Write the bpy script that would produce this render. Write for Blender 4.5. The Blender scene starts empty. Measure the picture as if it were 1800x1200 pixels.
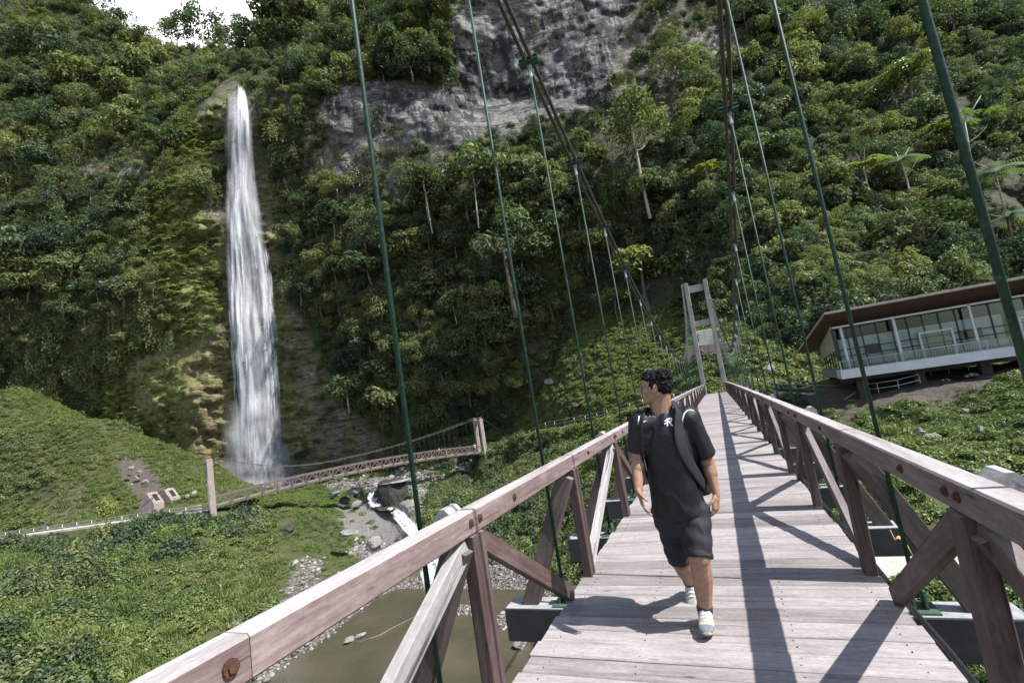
import bpy, bmesh, math, random
import numpy as np
from mathutils import Vector, Matrix, Euler
R_ = math.radians
rng = np.random.default_rng(7)
random.seed(11)
SC = bpy.context.scene
COL = SC.collection
# ---------------------------------------------------------------- camera solved from the photograph (pixels of the 1800x1200 picture)
FOC = 843.0; PITCH = .1155; ROLL = .1564; YAW = .3846
CAM = np.array([.3138, 0.0, 1.65])
FW = np.array([-math.sin(YAW)*math.cos(PITCH), math.cos(YAW)*math.cos(PITCH), math.sin(PITCH)])
_r0 = np.array([math.cos(YAW), math.sin(YAW), 0.0]); _u0 = np.cross(_r0, FW)
RT = _r0*math.cos(ROLL) - _u0*math.sin(ROLL)
UP = _r0*math.sin(ROLL) + _u0*math.cos(ROLL)
def at(px, py, d):
    px = np.asarray(px, float); py = np.asarray(py, float); d = np.asarray(d, float)
    ray = FW + RT*((px-900)/FOC)[..., None] - UP*((py-600)/FOC)[..., None]
    return CAM + ray*d[..., None]
def atz(px, py, z):
    ray = FW + RT*((px-900)/FOC) - UP*((py-600)/FOC)
    return CAM + ray*((z-CAM[2])/ray[2])
def aty(px, py, y):
    ray = FW + RT*((px-900)/FOC) - UP*((py-600)/FOC)
    return CAM + ray*(y/ray[1])
def proj(X):
    d = np.asarray(X, float) - CAM
    w = d@FW
    return 900+FOC*(d@RT)/w, 600-FOC*(d@UP)/w, w
def zd(y): return -.018*y - .00009*y*y          # camber of the deck
# ---------------------------------------------------------------- objects
def tag(o, label=None, cat=None, group=None, kind=None):
    if label: o['label'] = label
    if cat: o['category'] = cat
    if group: o['group'] = group
    if kind: o['kind'] = kind
    return o
def empty(name, loc=(0, 0, 0), rz=0.0, label=None, cat=None, group=None):
    o = bpy.data.objects.new(name, None); COL.objects.link(o)
    o.location = loc; o.rotation_euler = (0, 0, rz); o.empty_display_size = .2
    return tag(o, label, cat, group)
def link(name, me, parent=None, mat=None, loc=None):
    o = bpy.data.objects.new(name, me); COL.objects.link(o)
    if parent is not None: o.parent = parent
    if mat is not None:
        me.materials.clear(); me.materials.append(mat)
    if loc is not None: o.location = loc
    return o
def mesh(name, V, F, smooth=False, attrs=None):
    me = bpy.data.meshes.new(name)
    V = np.asarray(V, np.float32).reshape(-1, 3)
    if isinstance(F, np.ndarray):
        k = F.shape[1]; n = len(F)
        me.vertices.add(len(V)); me.vertices.foreach_set('co', V.ravel())
        me.loops.add(n*k); me.loops.foreach_set('vertex_index', F.astype(np.int32).ravel())
        me.polygons.add(n); me.polygons.foreach_set('loop_start', np.arange(0, n*k, k, dtype=np.int32))
        me.update(calc_edges=True)
    else:
        me.from_pydata([tuple(map(float, v)) for v in V], [], F)
    if smooth: me.polygons.foreach_set('use_smooth', np.ones(len(me.polygons), bool))
    for k, a in (attrs or {}).items():
        a = np.asarray(a, np.float32)
        if a.ndim == 1:
            at_ = me.attributes.new(k, 'FLOAT', 'POINT'); at_.data.foreach_set('value', a)
        else:
            at_ = me.attributes.new(k, 'FLOAT_VECTOR', 'POINT'); at_.data.foreach_set('vector', a.ravel())
    me.update(); me.validate()
    return me
class MB:
    """collects shapes, builds one mesh"""
    def __init__(s): s.V = []; s.F = []; s.a = []; s.g = []; s.val = 0.0
    def add(s, V, F, G=None):
        s.g += [tuple(map(float, v)) for v in (V if G is None else G)]
        b = len(s.V); s.V += [tuple(map(float, v)) for v in V]; s.F += [tuple(b+i for i in f) for f in F]
        s.a += [s.val]*len(V); return s
    def hexa(s, P):   # 8 points: 4 bottom, 4 top
        return s.add(P, [(3, 2, 1, 0), (4, 5, 6, 7), (0, 1, 5, 4), (1, 2, 6, 5), (2, 3, 7, 6), (3, 0, 4, 7)])
    def box(s, x0, x1, y0, y1, z0, z1):
        return s.hexa([(x0, y0, z0), (x1, y0, z0), (x1, y1, z0), (x0, y1, z0), (x0, y0, z1), (x1, y0, z1), (x1, y1, z1), (x0, y1, z1)])
    def beam(s, a, b, w, h, side=(1, 0, 0), ch=0.0, cut=None):
        """rectangular bar a->b; w measured along 'side', h across; ch = chamfer"""
        a = np.array(a, float); b = np.array(b, float); d = b-a; d /= np.linalg.norm(d)
        u = np.array(side, float); u -= d*(u@d); u /= np.linalg.norm(u); v = np.cross(d, u)
        if ch <= 0: prof = [(-w/2, -h/2), (w/2, -h/2), (w/2, h/2), (-w/2, h/2)]
        else:
            x, y, c = w/2, h/2, ch
            prof = [(-x+c, -y), (x-c, -y), (x, -y+c), (x, y-c), (x-c, y), (-x+c, y), (-x, y-c), (-x, -y+c)]
        n = len(prof)
        V = [a+u*p+v*q for p, q in prof] + [b+u*p+v*q for p, q in prof]
        F = [tuple(range(n-1, -1, -1)), tuple(range(n, 2*n))] + [(i, (i+1) % n, n+(i+1) % n, n+i) for i in range(n)]
        L = float(np.linalg.norm(b-a)); o = 7.13*len(s.V)+3.7*s.val+a[0]*5+a[1]*3
        G = [(o, o+p, q) for p, q in prof] + [(o+L, o+p, q) for p, q in prof]
        return s.add(V, F, G)
    def tube(s, pts, r, n=8, caps=True):
        pts = [np.array(p, float) for p in pts]; m = len(pts)
        rr = r if hasattr(r, '__len__') else [r]*m
        V = []; F = []
        t0 = pts[1]-pts[0]; u = np.cross(t0, (0.13, .31, .94)); u /= np.linalg.norm(u)
        for i, p in enumerate(pts):
            t = pts[min(i+1, m-1)]-pts[max(i-1, 0)]; t /= max(np.linalg.norm(t), 1e-9)
            u = u-t*(u@t); u /= np.linalg.norm(u); v = np.cross(t, u)
            for k in range(n):
                a = 2*math.pi*k/n; V.append(p+(u*math.cos(a)+v*math.sin(a))*rr[i])
        for i in range(m-1):
            for k in range(n):
                F.append((i*n+k, i*n+(k+1) % n, (i+1)*n+(k+1) % n, (i+1)*n+k))
        if caps: F += [tuple(range(n-1, -1, -1)), tuple((m-1)*n+k for k in range(n))]
        return s.add(V, F)
    def build(s, name, mat=None, parent=None, smooth=False, bevel=0.0):
        me = mesh(name, np.array(s.V), s.F, smooth, {'pv': np.array(s.a), 'gv': np.array(s.g)})
        o = link(name, me, parent, mat)
        if bevel:
            b = o.modifiers.new('bevel', 'BEVEL'); b.width = bevel; b.segments = 2; b.limit_method = 'ANGLE'; b.angle_limit = R_(40)
        return o
def copy_tree(o, parent=None):
    c = o.copy(); COL.objects.link(c); c.parent = parent
    for ch in [x for x in bpy.data.objects if x.parent == o]:
        copy_tree(ch, c)
    return c
# ---------------------------------------------------------------- noise
def _hash(ix, iy, iz, seed):
    h = (ix.astype(np.uint32)*np.uint32(374761393) + iy.astype(np.uint32)*np.uint32(668265263) + iz.astype(np.uint32)*np.uint32(2147483647) + np.uint32(seed*144665 & 0x7fffffff))
    h = (h ^ (h >> np.uint32(13)))*np.uint32(1274126177)
    h = (h ^ (h >> np.uint32(16)))*np.uint32(2246822519)
    return ((h ^ (h >> np.uint32(15))) & np.uint32(0xffffff)).astype(np.float64)/float(0xffffff)
def vnoise(P, seed=0):
    P = np.asarray(P, float); I = np.floor(P); f = P-I; f = f*f*f*(f*(f*6-15)+10); I = I.astype(np.int64)
    r = 0
    for dx in (0, 1):
        for dy in (0, 1):
            for dz in (0, 1):
                w = (f[..., 0] if dx else 1-f[..., 0])*(f[..., 1] if dy else 1-f[..., 1])*(f[..., 2] if dz else 1-f[..., 2])
                r = r + w*_hash((I[..., 0]+dx) & 0xffff, (I[..., 1]+dy) & 0xffff, (I[..., 2]+dz) & 0xffff, seed)
    return r*2-1
def fbm(P, oct=4, seed=0, gain=.5):
    P = np.asarray(P, float); a = 1; s = 0; n = 0
    for k in range(oct):
        s = s+a*vnoise(P*(2.03**k)+k*17.3, seed+k); n += a; a *= gain
    return s/n*1.6
def rbf(C, v, smooth=1e-3):
    """thin-plate interpolation, returns a function"""
    C = np.asarray(C, float); v = np.asarray(v, float); n = len(C)
    mu = C.mean(0); sd = C.std(0).max(); Cn = (C-mu)/sd
    def K(r): return np.where(r > 1e-12, r*r*np.log(np.maximum(r, 1e-12)), 0)
    A = np.zeros((n+3, n+3)); A[:n, :n] = K(np.linalg.norm(Cn[:, None]-Cn[None], axis=2)) + np.eye(n)*smooth
    A[:n, n] = 1; A[:n, n+1:] = Cn; A[n, :n] = 1; A[n+1:, :n] = Cn.T
    w = np.linalg.solve(A, np.concatenate([v, [0, 0, 0]]))
    def f(Q):
        Q = (np.asarray(Q, float)-mu)/sd; sh = Q.shape[:-1]; Q = Q.reshape(-1, 2); out = np.empty(len(Q))
        for i in range(0, len(Q), 40000):
            q = Q[i:i+40000]
            out[i:i+40000] = K(np.linalg.norm(q[:, None]-Cn[None], axis=2))@w[:n] + w[n] + q@w[n+1:]
        return out.reshape(sh)
    return f
def inpoly(px, py, poly):
    """signed distance to polygon (positive inside)"""
    P = np.array(poly, float); Q = np.roll(P, -1, 0)
    x = np.asarray(px, float); y = np.asarray(py, float)
    best = np.full(x.shape, 1e9); ins = np.zeros(x.shape, bool)
    for (x0, y0), (x1, y1) in zip(P, Q):
        dx, dy = x1-x0, y1-y0; t = np.clip(((x-x0)*dx+(y-y0)*dy)/(dx*dx+dy*dy+1e-9), 0, 1)
        best = np.minimum(best, np.hypot(x-x0-t*dx, y-y0-t*dy))
        c = ((y0 > y) != (y1 > y)); xx = np.where(c, x0+(y-y0)*dx/(dy if abs(dy) > 1e-9 else 1e-9), 0)
        ins ^= c & (x < xx)
    return np.where(ins, best, -best)
def sstep(x, a, b):
    t = np.clip((x-a)/(b-a), 0, 1); return t*t*(3-2*t)
# ---------------------------------------------------------------- node helper
class NT:
    def __init__(s, name):
        s.m = bpy.data.materials.new(name); s.m.use_nodes = True; s.t = s.m.node_tree; s.t.nodes.clear()
        s.out = s.t.nodes.new('ShaderNodeOutputMaterial')
    def n(s, typ, _set=None, **inp):
        nd = s.t.nodes.new('ShaderNode'+typ)
        for k, v in (_set or {}).items(): setattr(nd, k, v)
        for k, v in inp.items(): s.set(nd, k, v)
        return nd
    def set(s, nd, k, v):
        key = int(k[1:]) if k[0] == 'i' and k[1:].isdigit() else k.replace('_', ' ')
        sk = nd.inputs[key]
        if hasattr(v, 'bl_idname') and v.bl_idname.startswith('ShaderNode'): v = v.outputs[0]
        if isinstance(v, bpy.types.NodeSocket): s.t.links.new(v, sk)
        else: sk.default_value = (tuple(v)+(1,) if sk.type == 'RGBA' and len(v) == 3 else v)
    def mix(s, fac, a, b, typ='MIX'):
        nd = s.t.nodes.new('ShaderNodeMix'); nd.data_type = 'RGBA'; nd.blend_type = typ
        s.set(nd, 'i0', fac)
        for idx, v in ((6, a), (7, b)):
            sk = nd.inputs[idx]
            if hasattr(v, 'bl_idname') and v.bl_idname.startswith('ShaderNode'): v = v.outputs[0]
            if isinstance(v, bpy.types.NodeSocket): s.t.links.new(v, sk)
            else: sk.default_value = tuple(v)+(1,) if len(v) == 3 else v
        return nd.outputs[2]
    def math(s, op, a, b=0.0, c=None, clamp=False):
        nd = s.t.nodes.new('ShaderNodeMath'); nd.operation = op; nd.use_clamp = clamp
        s.set(nd, 'i0', a); s.set(nd, 'i1', b)
        if c is not None: s.set(nd, 'i2', c)
        return nd.outputs[0]
    def ramp(s, fac, stops, interp='LINEAR'):
        nd = s.t.nodes.new('ShaderNodeValToRGB'); nd.color_ramp.interpolation = interp
        e = nd.color_ramp.elements
        while len(e) < len(stops): e.new(.5)
        for el, (p, c) in zip(e, stops):
            el.position = p; el.color = (c, c, c, 1) if not hasattr(c, '__len__') else tuple(c)+(1,)
        s.set(nd, 'i0', fac); return nd.outputs[0]
    def attr(s, name, kind='GEOMETRY', out=2):
        nd = s.t.nodes.new('ShaderNodeAttribute'); nd.attribute_name = name; nd.attribute_type = kind
        return nd.outputs[out]
    def pos(s): return s.t.nodes.new('ShaderNodeNewGeometry').outputs['Position']
    def obj(s): return s.t.nodes.new('ShaderNodeTexCoord').outputs['Object']
    def mapping(s, vec, scale=(1, 1, 1), rot=(0, 0, 0), loc=(0, 0, 0)):
        nd = s.t.nodes.new('ShaderNodeMapping'); s.t.links.new(vec, nd.inputs[0])
        nd.inputs['Scale'].default_value = scale; nd.inputs['Rotation'].default_value = rot; nd.inputs['Location'].default_value = loc
        return nd.outputs[0]
    def noise(s, vec, scale, detail=4, rough=.55, dist=0.0):
        nd = s.t.nodes.new('ShaderNodeTexNoise'); s.t.links.new(vec, nd.inputs['Vector'])
        nd.inputs['Scale'].default_value = scale; nd.inputs['Detail'].default_value = detail
        nd.inputs['Roughness'].default_value = rough; nd.inputs['Distortion'].default_value = dist
        return nd.outputs[0]
    def voro(s, vec, scale, feature='F1', out=0):
        nd = s.t.nodes.new('ShaderNodeTexVoronoi'); nd.feature = feature; s.t.links.new(vec, nd.inputs['Vector'])
        nd.inputs['Scale'].default_value = scale; return nd.outputs[out]
    def bump(s, h, strength=.5, dist=.1, normal=None):
        nd = s.n('Bump', Height=h, Strength=strength, Distance=dist)
        if normal is not None: s.t.links.new(normal, nd.inputs['Normal'])
        return nd.outputs[0]
    def bsdf(s, color, rough=.6, normal=None, spec=.5, metal=0.0, **kw):
        nd = s.n('BsdfPrincipled', Base_Color=color, Roughness=rough, Metallic=metal)
        nd.inputs['Specular IOR Level'].default_value = spec
        if normal is not None: s.t.links.new(normal, nd.inputs['Normal'])
        for k, v in kw.items(): s.set(nd, k, v)
        return nd
    def done(s, shader):
        if hasattr(shader, 'bl_idname') and shader.bl_idname.startswith('ShaderNode'): shader = shader.outputs[0]
        s.t.links.new(shader, s.out.inputs[0]); return s.m
# ---------------------------------------------------------------- materials
M = {}
def wood(name, c_dark, c_mid, c_light, bleach=.0, streak=.0, rough=.75):
    t = NT(name); g = t.attr('gv', out=1); pv = t.attr('pv')
    fib = t.noise(t.mapping(g, (3.0, 38, 38)), 1.0, 7, .7, .5)
    wide = t.noise(t.mapping(g, (1.6, 6, 6)), 1.0, 5, .65, .8)
    blot = t.noise(t.mapping(g, (1.6, 3.2, 3.2), loc=(3, 1, 7)), 1.0, 5, .6)
    c = t.ramp(t.math('ADD', t.math('MULTIPLY', fib, .55), t.math('MULTIPLY', wide, .45)), [(.33, c_dark), (.5, c_mid), (.66, c_light)])
    c = t.mix(t.ramp(blot, [(.5, 0), (.72, .55)]), c, tuple(x*.72 for x in c_mid))
    # each board its own tone
    c = t.mix(1.0, c, t.ramp(pv, [(0, (.68, .66, .65)), (.5, (1, 1, 1)), (1, (1.2, 1.19, 1.2))]), 'MULTIPLY')
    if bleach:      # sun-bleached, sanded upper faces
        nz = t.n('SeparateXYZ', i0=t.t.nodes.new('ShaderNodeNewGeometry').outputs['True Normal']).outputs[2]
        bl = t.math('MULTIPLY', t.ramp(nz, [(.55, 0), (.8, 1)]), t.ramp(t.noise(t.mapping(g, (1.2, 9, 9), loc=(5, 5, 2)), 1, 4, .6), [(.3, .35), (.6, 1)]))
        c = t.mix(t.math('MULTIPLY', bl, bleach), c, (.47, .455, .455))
    if streak:      # black weather streaks along the grain
        st = t.ramp(t.noise(t.mapping(g, (.9, 15, 15), loc=(9, 2, 4)), 1, 5, .7, .6), [(.53, 0), (.64, 1)])
        c = t.mix(t.math('MULTIPLY', st, streak), c, (.035, .034, .035))
    crack = t.ramp(t.noise(t.mapping(g, (.55, 34, 34), loc=(1, 8, 2)), 1, 3, .5, .2), [(.66, 0), (.70, 1)])
    c = t.mix(t.math('MULTIPLY', crack, .5), c, tuple(x*.35 for x in c_dark))
    b = t.bump(t.math('SUBTRACT', fib, t.math('MULTIPLY', crack, .8)), .35, .006)
        # knots
    kn = t.voro(t.mapping(g, (1.6, 5.5, 5.5), loc=(2, 6, 1)), 1.0); c = t.mix(t.ramp(kn, [(.035, .85), (.075, 0)]), c, tuple(x*.3 for x in c_dark))
    fine = t.noise(t.mapping(g, (30, 60, 60)), 1.0, 3, .6); c = t.mix(1.0, c, t.ramp(fine, [(.3, .86), (.7, 1.14)]), 'MULTIPLY')
    M[name] = t.done(t.bsdf(c, rough, b, .3))
wood('deck_wood', (.178, .156, .152), (.268, .243, .238), (.355, .33, .325), .0, .22, .75)
wood('rail_wood', (.085, .057, .052), (.155, .113, .106), (.24, .195, .188), .8, .15, .65)
wood('post_wood', (.038, .022, .020), (.070, .046, .042), (.125, .094, .088), .3, .2, .7)
wood('grey_wood', (.18, .168, .16), (.28, .268, .258), (.38, .37, .36), .3, .95, .8)
wood('dark_wood', (.042, .031, .028), (.075, .058, .052), (.125, .10, .092), .25, .25, .7)
wood('far_wood', (.095, .072, .062), (.165, .13, .115), (.25, .212, .195), .4, .1, .8)
def plain(name, col, rough=.5, metal=0.0, var=.25, scale=6.0, spec=.5, bump=.15, rust=None, dist=.02):
    t = NT(name); p = t.obj(); nz = t.noise(p, scale, 5, .6)
    c = t.mix(1.0, col, t.ramp(nz, [(.3, 1-var), (.7, 1+var)]), 'MULTIPLY')
    if rust: c = t.mix(t.ramp(t.noise(p, scale*2.3, 6, .65), [(.55, 0), (.68, .8)]), c, rust)
    M[name] = t.done(t.bsdf(c, rough, t.bump(t.noise(p, scale*4, 3), bump, dist) if bump else None, spec, metal))
plain('beam_paint', (.022, .025, .028), .45, 0, .4, 5, .5, .1)
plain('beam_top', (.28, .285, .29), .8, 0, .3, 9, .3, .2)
plain('green_paint', (.012, .055, .030), .5, 0, .35, 14, .5, .1)
plain('green_pale', (.055, .10, .07), .5, 0, .3, 14, .5, .1)
plain('hanger_green', (.010, .034, .020), .55, 0, .3, 20, .3, .1, rust=(.06, .075, .06))
plain('cable_steel', (.055, .048, .04), .6, .1, .4, 24, .5, .3)
plain('galv', (.42, .43, .43), .4, .6, .25, 20, .5, .1)
plain('bolt_rust', (.085, .038, .022), .75, .2, .5, 60, .4, .5)
plain('black_hose', (.012, .013, .016), .4, 0, .2, 30, .5, 0)
plain('white_paint', (.52, .53, .54), .5, 0, .12, 1.2, .4, .08)
plain('white_metal', (.5, .51, .51), .4, .1, .1, 8, .4, 0)
plain('dark_metal', (.018, .024, .028), .4, .2, .2, 8, .4, 0)
plain('red_paint', (.26, .045, .03), .5, 0, .3, 9, .4, .1)
plain('soffit', (.115, .058, .036), .6, 0, .25, 1.5, .3, .05)
plain('fascia', (.34, .27, .24), .6, 0, .2, 3, .3, .05)
plain('cream', (.42, .39, .25), .7, 0, .12, 2, .3, .05)
plain('curtain', (.58, .62, .61), .8, 0, .10, 1.2, .2, .05)
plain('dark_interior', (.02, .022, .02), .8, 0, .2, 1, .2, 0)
plain('bark', (.13, .105, .08), .9, 0, .5, 3, .2, .6, dist=.05)
plain('bark_pale', (.34, .31, .27), .85, 0, .4, 3, .2, .5, dist=.05)
plain('dead_leaf', (.40, .26, .15), .7, 0, .4, 40, .3, .3)
plain('driftwood', (.17, .14, .11), .85, 0, .35, 9, .2, .5)
def concrete(name, c, stain, rough=.85, moss=None):
    t = NT(name); p = t.obj()
    n1 = t.noise(p, 1.3, 6, .6); drip = t.noise(t.mapping(p, (3.0, 3.0, .25)), 1.0, 5, .65, .3)
    col = t.mix(1.0, c, t.ramp(n1, [(.3, .78), (.7, 1.15)]), 'MULTIPLY')
    col = t.mix(t.ramp(drip, [(.48, 0), (.68, .75)]), col, stain)
    if moss: col = t.mix(t.ramp(t.noise(p, .8, 6, .7), [(.52, 0), (.66, .8)]), col, moss)
    M[name] = t.done(t.bsdf(col, rough, t.bump(t.noise(p, 9, 5, .6), .3, .02), .25))
concrete('concrete', (.25, .235, .22), (.13, .11, .10))
concrete('concrete_pink', (.27, .23, .21), (.17, .135, .12))
concrete('concrete_wall', (.36, .36, .345), (.12, .12, .11))
concrete('concrete_pale', (.50, .49, .44), (.28, .26, .22))
concrete('anchor_brown', (.21, .175, .15), (.10, .085, .07), moss=(.06, .075, .03))
concrete('path_pale', (.46, .42, .37), (.30, .27, .22))
def rockmat(name, c0, c1, c2, moss=0.0, scale=1.0, mc=(.075, .10, .025)):
    t = NT(name); p = t.obj()
    n1 = t.noise(p, .9*scale, 8, .65, .4); n2 = t.noise(p, 5*scale, 6, .65)
    c = t.ramp(t.math('ADD', t.math('MULTIPLY', n1, .6), t.math('MULTIPLY', n2, .4)), [(.36, c0), (.5, c1), (.64, c2)])
    if moss:
        nz = t.n('SeparateXYZ', i0=t.t.nodes.new('ShaderNodeNewGeometry').outputs['Normal']).outputs[2]
        f = t.math('MULTIPLY', t.ramp(t.noise(p, 1.6*scale, 5, .6), [(.45, 0), (.6, 1)]), t.ramp(nz, [(.0, .0), (.6, 1)]))
        c = t.mix(t.math('MULTIPLY', f, moss), c, mc)
    cr = t.voro(p, 1.7*scale, 'DISTANCE_TO_EDGE')
    h = t.math('ADD', t.math('MULTIPLY', n2, .6), t.math('MULTIPLY', t.ramp(cr, [(0, 0), (.06, 1)]), .35))
    M[name] = t.done(t.bsdf(c, .8, t.bump(h, .8, .12/scale), .3))
rockmat('rock_grey', (.10, .10, .10), (.21, .205, .20), (.36, .35, .34), .5)
rockmat('rock_dark', (.014, .014, .014), (.032, .031, .030), (.065, .062, .06), .2)
rockmat('rock_pale', (.14, .13, .12), (.24, .225, .21), (.36, .345, .325), .2)
rockmat('stone', (.16, .15, .14), (.33, .31, .29), (.50, .48, .46), 0, 3)
# foliage: a tint per plant (instance attribute or object property 'tint') and a tone per leaf
def leafmat(name, dark, mid, light, alt, alt2, trans=.32, rough=.42, spec=.42):
    t = NT(name); ti = t.attr('tint', 'INSTANCER'); lv = t.attr('lv')
    c = t.ramp(lv, [(0, dark), (.5, mid), (1, light)])
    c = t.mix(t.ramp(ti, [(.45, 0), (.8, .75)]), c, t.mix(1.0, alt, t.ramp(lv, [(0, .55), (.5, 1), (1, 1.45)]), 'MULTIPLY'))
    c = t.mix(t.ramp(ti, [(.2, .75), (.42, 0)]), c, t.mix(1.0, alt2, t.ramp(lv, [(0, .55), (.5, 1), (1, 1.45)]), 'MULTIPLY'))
    d = t.bsdf(c, rough, None, spec)
    tr = t.n('BsdfTranslucent', Color=t.mix(1.0, c, (1.15, 1.35, .55), 'MULTIPLY'))
    M[name] = t.done(t.n('MixShader', i0=trans, i1=d, i2=tr))
leafmat('leaf_jungle', (.030, .046, .022), (.092, .126, .056), (.215, .25, .14), (.200, .218, .092), (.050, .080, .056), .36, .5, .25)
leafmat('leaf_bright', (.080, .112, .028), (.155, .200, .056), (.235, .272, .110), (.225, .250, .066), (.095, .150, .052))
leafmat('leaf_weed', (.045, .078, .018), (.105, .155, .043), (.190, .232, .095), (.182, .212, .070), (.052, .100, .036))
leafmat('leaf_dry', (.085, .080, .050), (.165, .152, .105), (.27, .255, .195), (.20, .175, .11), (.11, .11, .07), .2)
leafmat('leaf_palm', (.090, .120, .060), (.155, .195, .100), (.23, .27, .165), (.21, .24, .085), (.11, .15, .11), .3, .35, .5)
plain('skin', (.28, .16, .108), .52, 0, .2, 22, .35, .12, dist=.003)
plain('hair', (.005, .005, .007), .7, 0, .3, 60, .15, .2, dist=.004)
plain('shirt_white', (.55, .55, .56), .8, 0, .1, 9, .2, 0)
plain('shirt_dark', (.03, .03, .035), .8, 0, .2, 9, .2, 0)
plain('shirt_red', (.30, .05, .05), .8, 0, .2, 9, .2, 0)
plain('trousers', (.05, .06, .09), .8, 0, .2, 9, .2, 0)
def cloth(name, c, scale=2.2, rough=.85, amt=.5, dist=.03, sheen=.0):
    t = NT(name); p = t.obj(); w = t.noise(t.mapping(p, (1, 1, .55)), scale*3, 3, .5, .9); w2 = t.noise(p, 160, 2, .5)
    cc = t.mix(1.0, c, t.ramp(w2, [(.3, .85), (.7, 1.15)]), 'MULTIPLY')
    b = t.bsdf(cc, rough, t.bump(t.math('ADD', w, t.math('MULTIPLY', w2, .03)), amt, dist), .35); M[name] = t.done(b)
cloth('polo', (.008, .0085, .011), 2.0, .5, .8)
cloth('shorts', (.014, .015, .019), 2.8, .75, .8)
cloth('pack', (.013, .014, .017), 2, .7, .3)
cloth('strap_pad', (.011, .012, .016), 3, .75, .25)
cloth('sock', (.03, .033, .042), 6, .9, .4)
plain('white_trim', (.68, .69, .72), .7, 0, .05, 20, .3, 0)
plain('shoe_upper', (.36, .34, .27), .8, 0, .3, 45, .3, .4, dist=.004)
plain('shoe_grey', (.15, .16, .185), .75, 0, .25, 60, .3, .4, dist=.004)
plain('shoe_sole', (.28, .27, .20), .7, 0, .25, 30, .3, .2, dist=.004)
plain('eye_dark', (.015, .010, .008), .2, 0, 0, 9, .6, 0)
plain('eye_white', (.22, .20, .18), .3, 0, 0, 9, .5, 0)
plain('lip', (.30, .13, .10), .5, 0, .1, 20, .4, 0)
# ---------------------------------------------------------------- ground: surveyed points (picture position + distance along the view axis)
WATER = -17.0
GP = []
for px, py, d in [
    # left bank: path, slope down to the river
    (372, 897, 72), (200, 927, 74), (0, 948, 78), (0, 1000, 62), (0, 1100, 43), (0, 1200, 33), (150, 1100, 44), (150, 1200, 34),
    (300, 1000, 58), (300, 1100, 46), (300, 1200, 37), (400, 950, 65), (400, 1050, 52), (400, 1150, 43), (-300, 1000, 60), (-300, 1200, 33),
    (-200, 1400, 22), (200, 1400, 23), (450, 1300, 32),
    (500, 895, 77), (500, 950, 67), (520, 990, 61), (510, 1030, 56.5), (430, 905, 73), (600, 905, 79), (610, 960, 70), (580, 1010, 59),
    # hill behind the path
    (370, 882, 78), (300, 884, 80), (200, 902, 83), (0, 930, 87), (150, 800, 94), (0, 800, 96), (0, 690, 108), (100, 728, 106), (250, 768, 105),
    (350, 806, 104), (420, 852, 104), (-300, 570, 112), (-300, 800, 92), (-300, 960, 78),
    # behind the crest
    (0, 730, 122), (250, 800, 118), (-300, 640, 126), (430, 862, 116),
    # foot of the falls, gravel, right end of the far bridge
    (455, 858, 119), (560, 848, 113), (620, 842, 108), (700, 826, 108), (750, 815, 106), (848, 842, 100), (862, 797, 103), (900, 772, 104), (820, 808, 103),
    (900, 745, 112), (1000, 742, 86), (1000, 700, 91), (1000, 620, 97), (1080, 580, 94), (1120, 650, 82), (1150, 700, 67),
    (800, 780, 112), (700, 780, 122),
    (960, 752, 92), (1050, 737, 78), (1130, 714, 66),
    # right bank below the path
    (760, 880, 78), (850, 870, 79), (850, 950, 63), (950, 850, 70), (950, 950, 55), (900, 1060, 45.5), (990, 1060, 42), (1050, 900, 52), (1050, 800, 64),
    (1100, 850, 54), (1130, 780, 58), (1230, 760, 50), (730, 850, 92),
    (1255, 692, 54), (1255, 660, 60), (1255, 600, 65), (1350, 662, 56), (1350, 600, 62), (1450, 644, 54), (1600, 640, 56), (1800, 600, 52), (1600, 600, 60),
    # right of the bridge, under the pavilion and down to the path
    (1300, 800, 40), (1400, 850, 31), (1450, 722, 44), (1350, 702, 50), (1500, 692, 43), (1600, 690, 38.5), (1790, 642, 37), (1500, 735, 37), (1700, 692, 33.5),
    (1600, 780, 28), (1750, 780, 24), (1600, 900, 20.5), (1620, 985, 18), (1650, 1100, 14), (1650, 1180, 12.5), (1900, 800, 20), (1900, 1100, 11),
    (2200, 800, 16), (2200, 1200, 8), (1200, 1000, 30), (1200, 1200, 22), (1400, 1100, 20), (1300, 1400, 14), (2000, 600, 40), (2300, 600, 34)]:
    GP.append(at(px, py, d))
for px, py, z in [(480, 1180, -16.9), (450, 1205, -16.9), (560, 1123, -16.9), (620, 1072, -16.9), (690, 1032, -16.9), (800, 1078, -16.9), (870, 1094, -16.9), (945, 1098, -16.9), (960, 1180, -16.8),
                  (600, 1170, -18.6), (700, 1120, -18.4), (800, 1160, -18.8), (700, 1250, -19), (850, 1300, -18.8), (560, 1400, -18.6), (760, 1045, -18.2), (765, 1022, -17.3),
                  (735, 942, -16.2), (712, 912, -15.0), (688, 893, -13.9), (640, 886, -13.6), (660, 862, -11.7), (615, 900, -13.7), (590, 872, -12.0), (560, 862, -11.6)]:
    GP.append(atz(px, py, z))
GP += [np.array(p, float) for p in [(-20, -10, -16), (-40, 0, -14), (10, -10, -9), (40, 0, -4), (40, 30, -2), (45, 60, 3), (-130, 20, -2), (-110, -10, -6), (-120, 60, 10), (-8, 6, -15.5), (2, 2, -10)]]
GP = np.array(GP)
ground_z = rbf(GP[:, :2], GP[:, 2], 2e-4)
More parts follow.
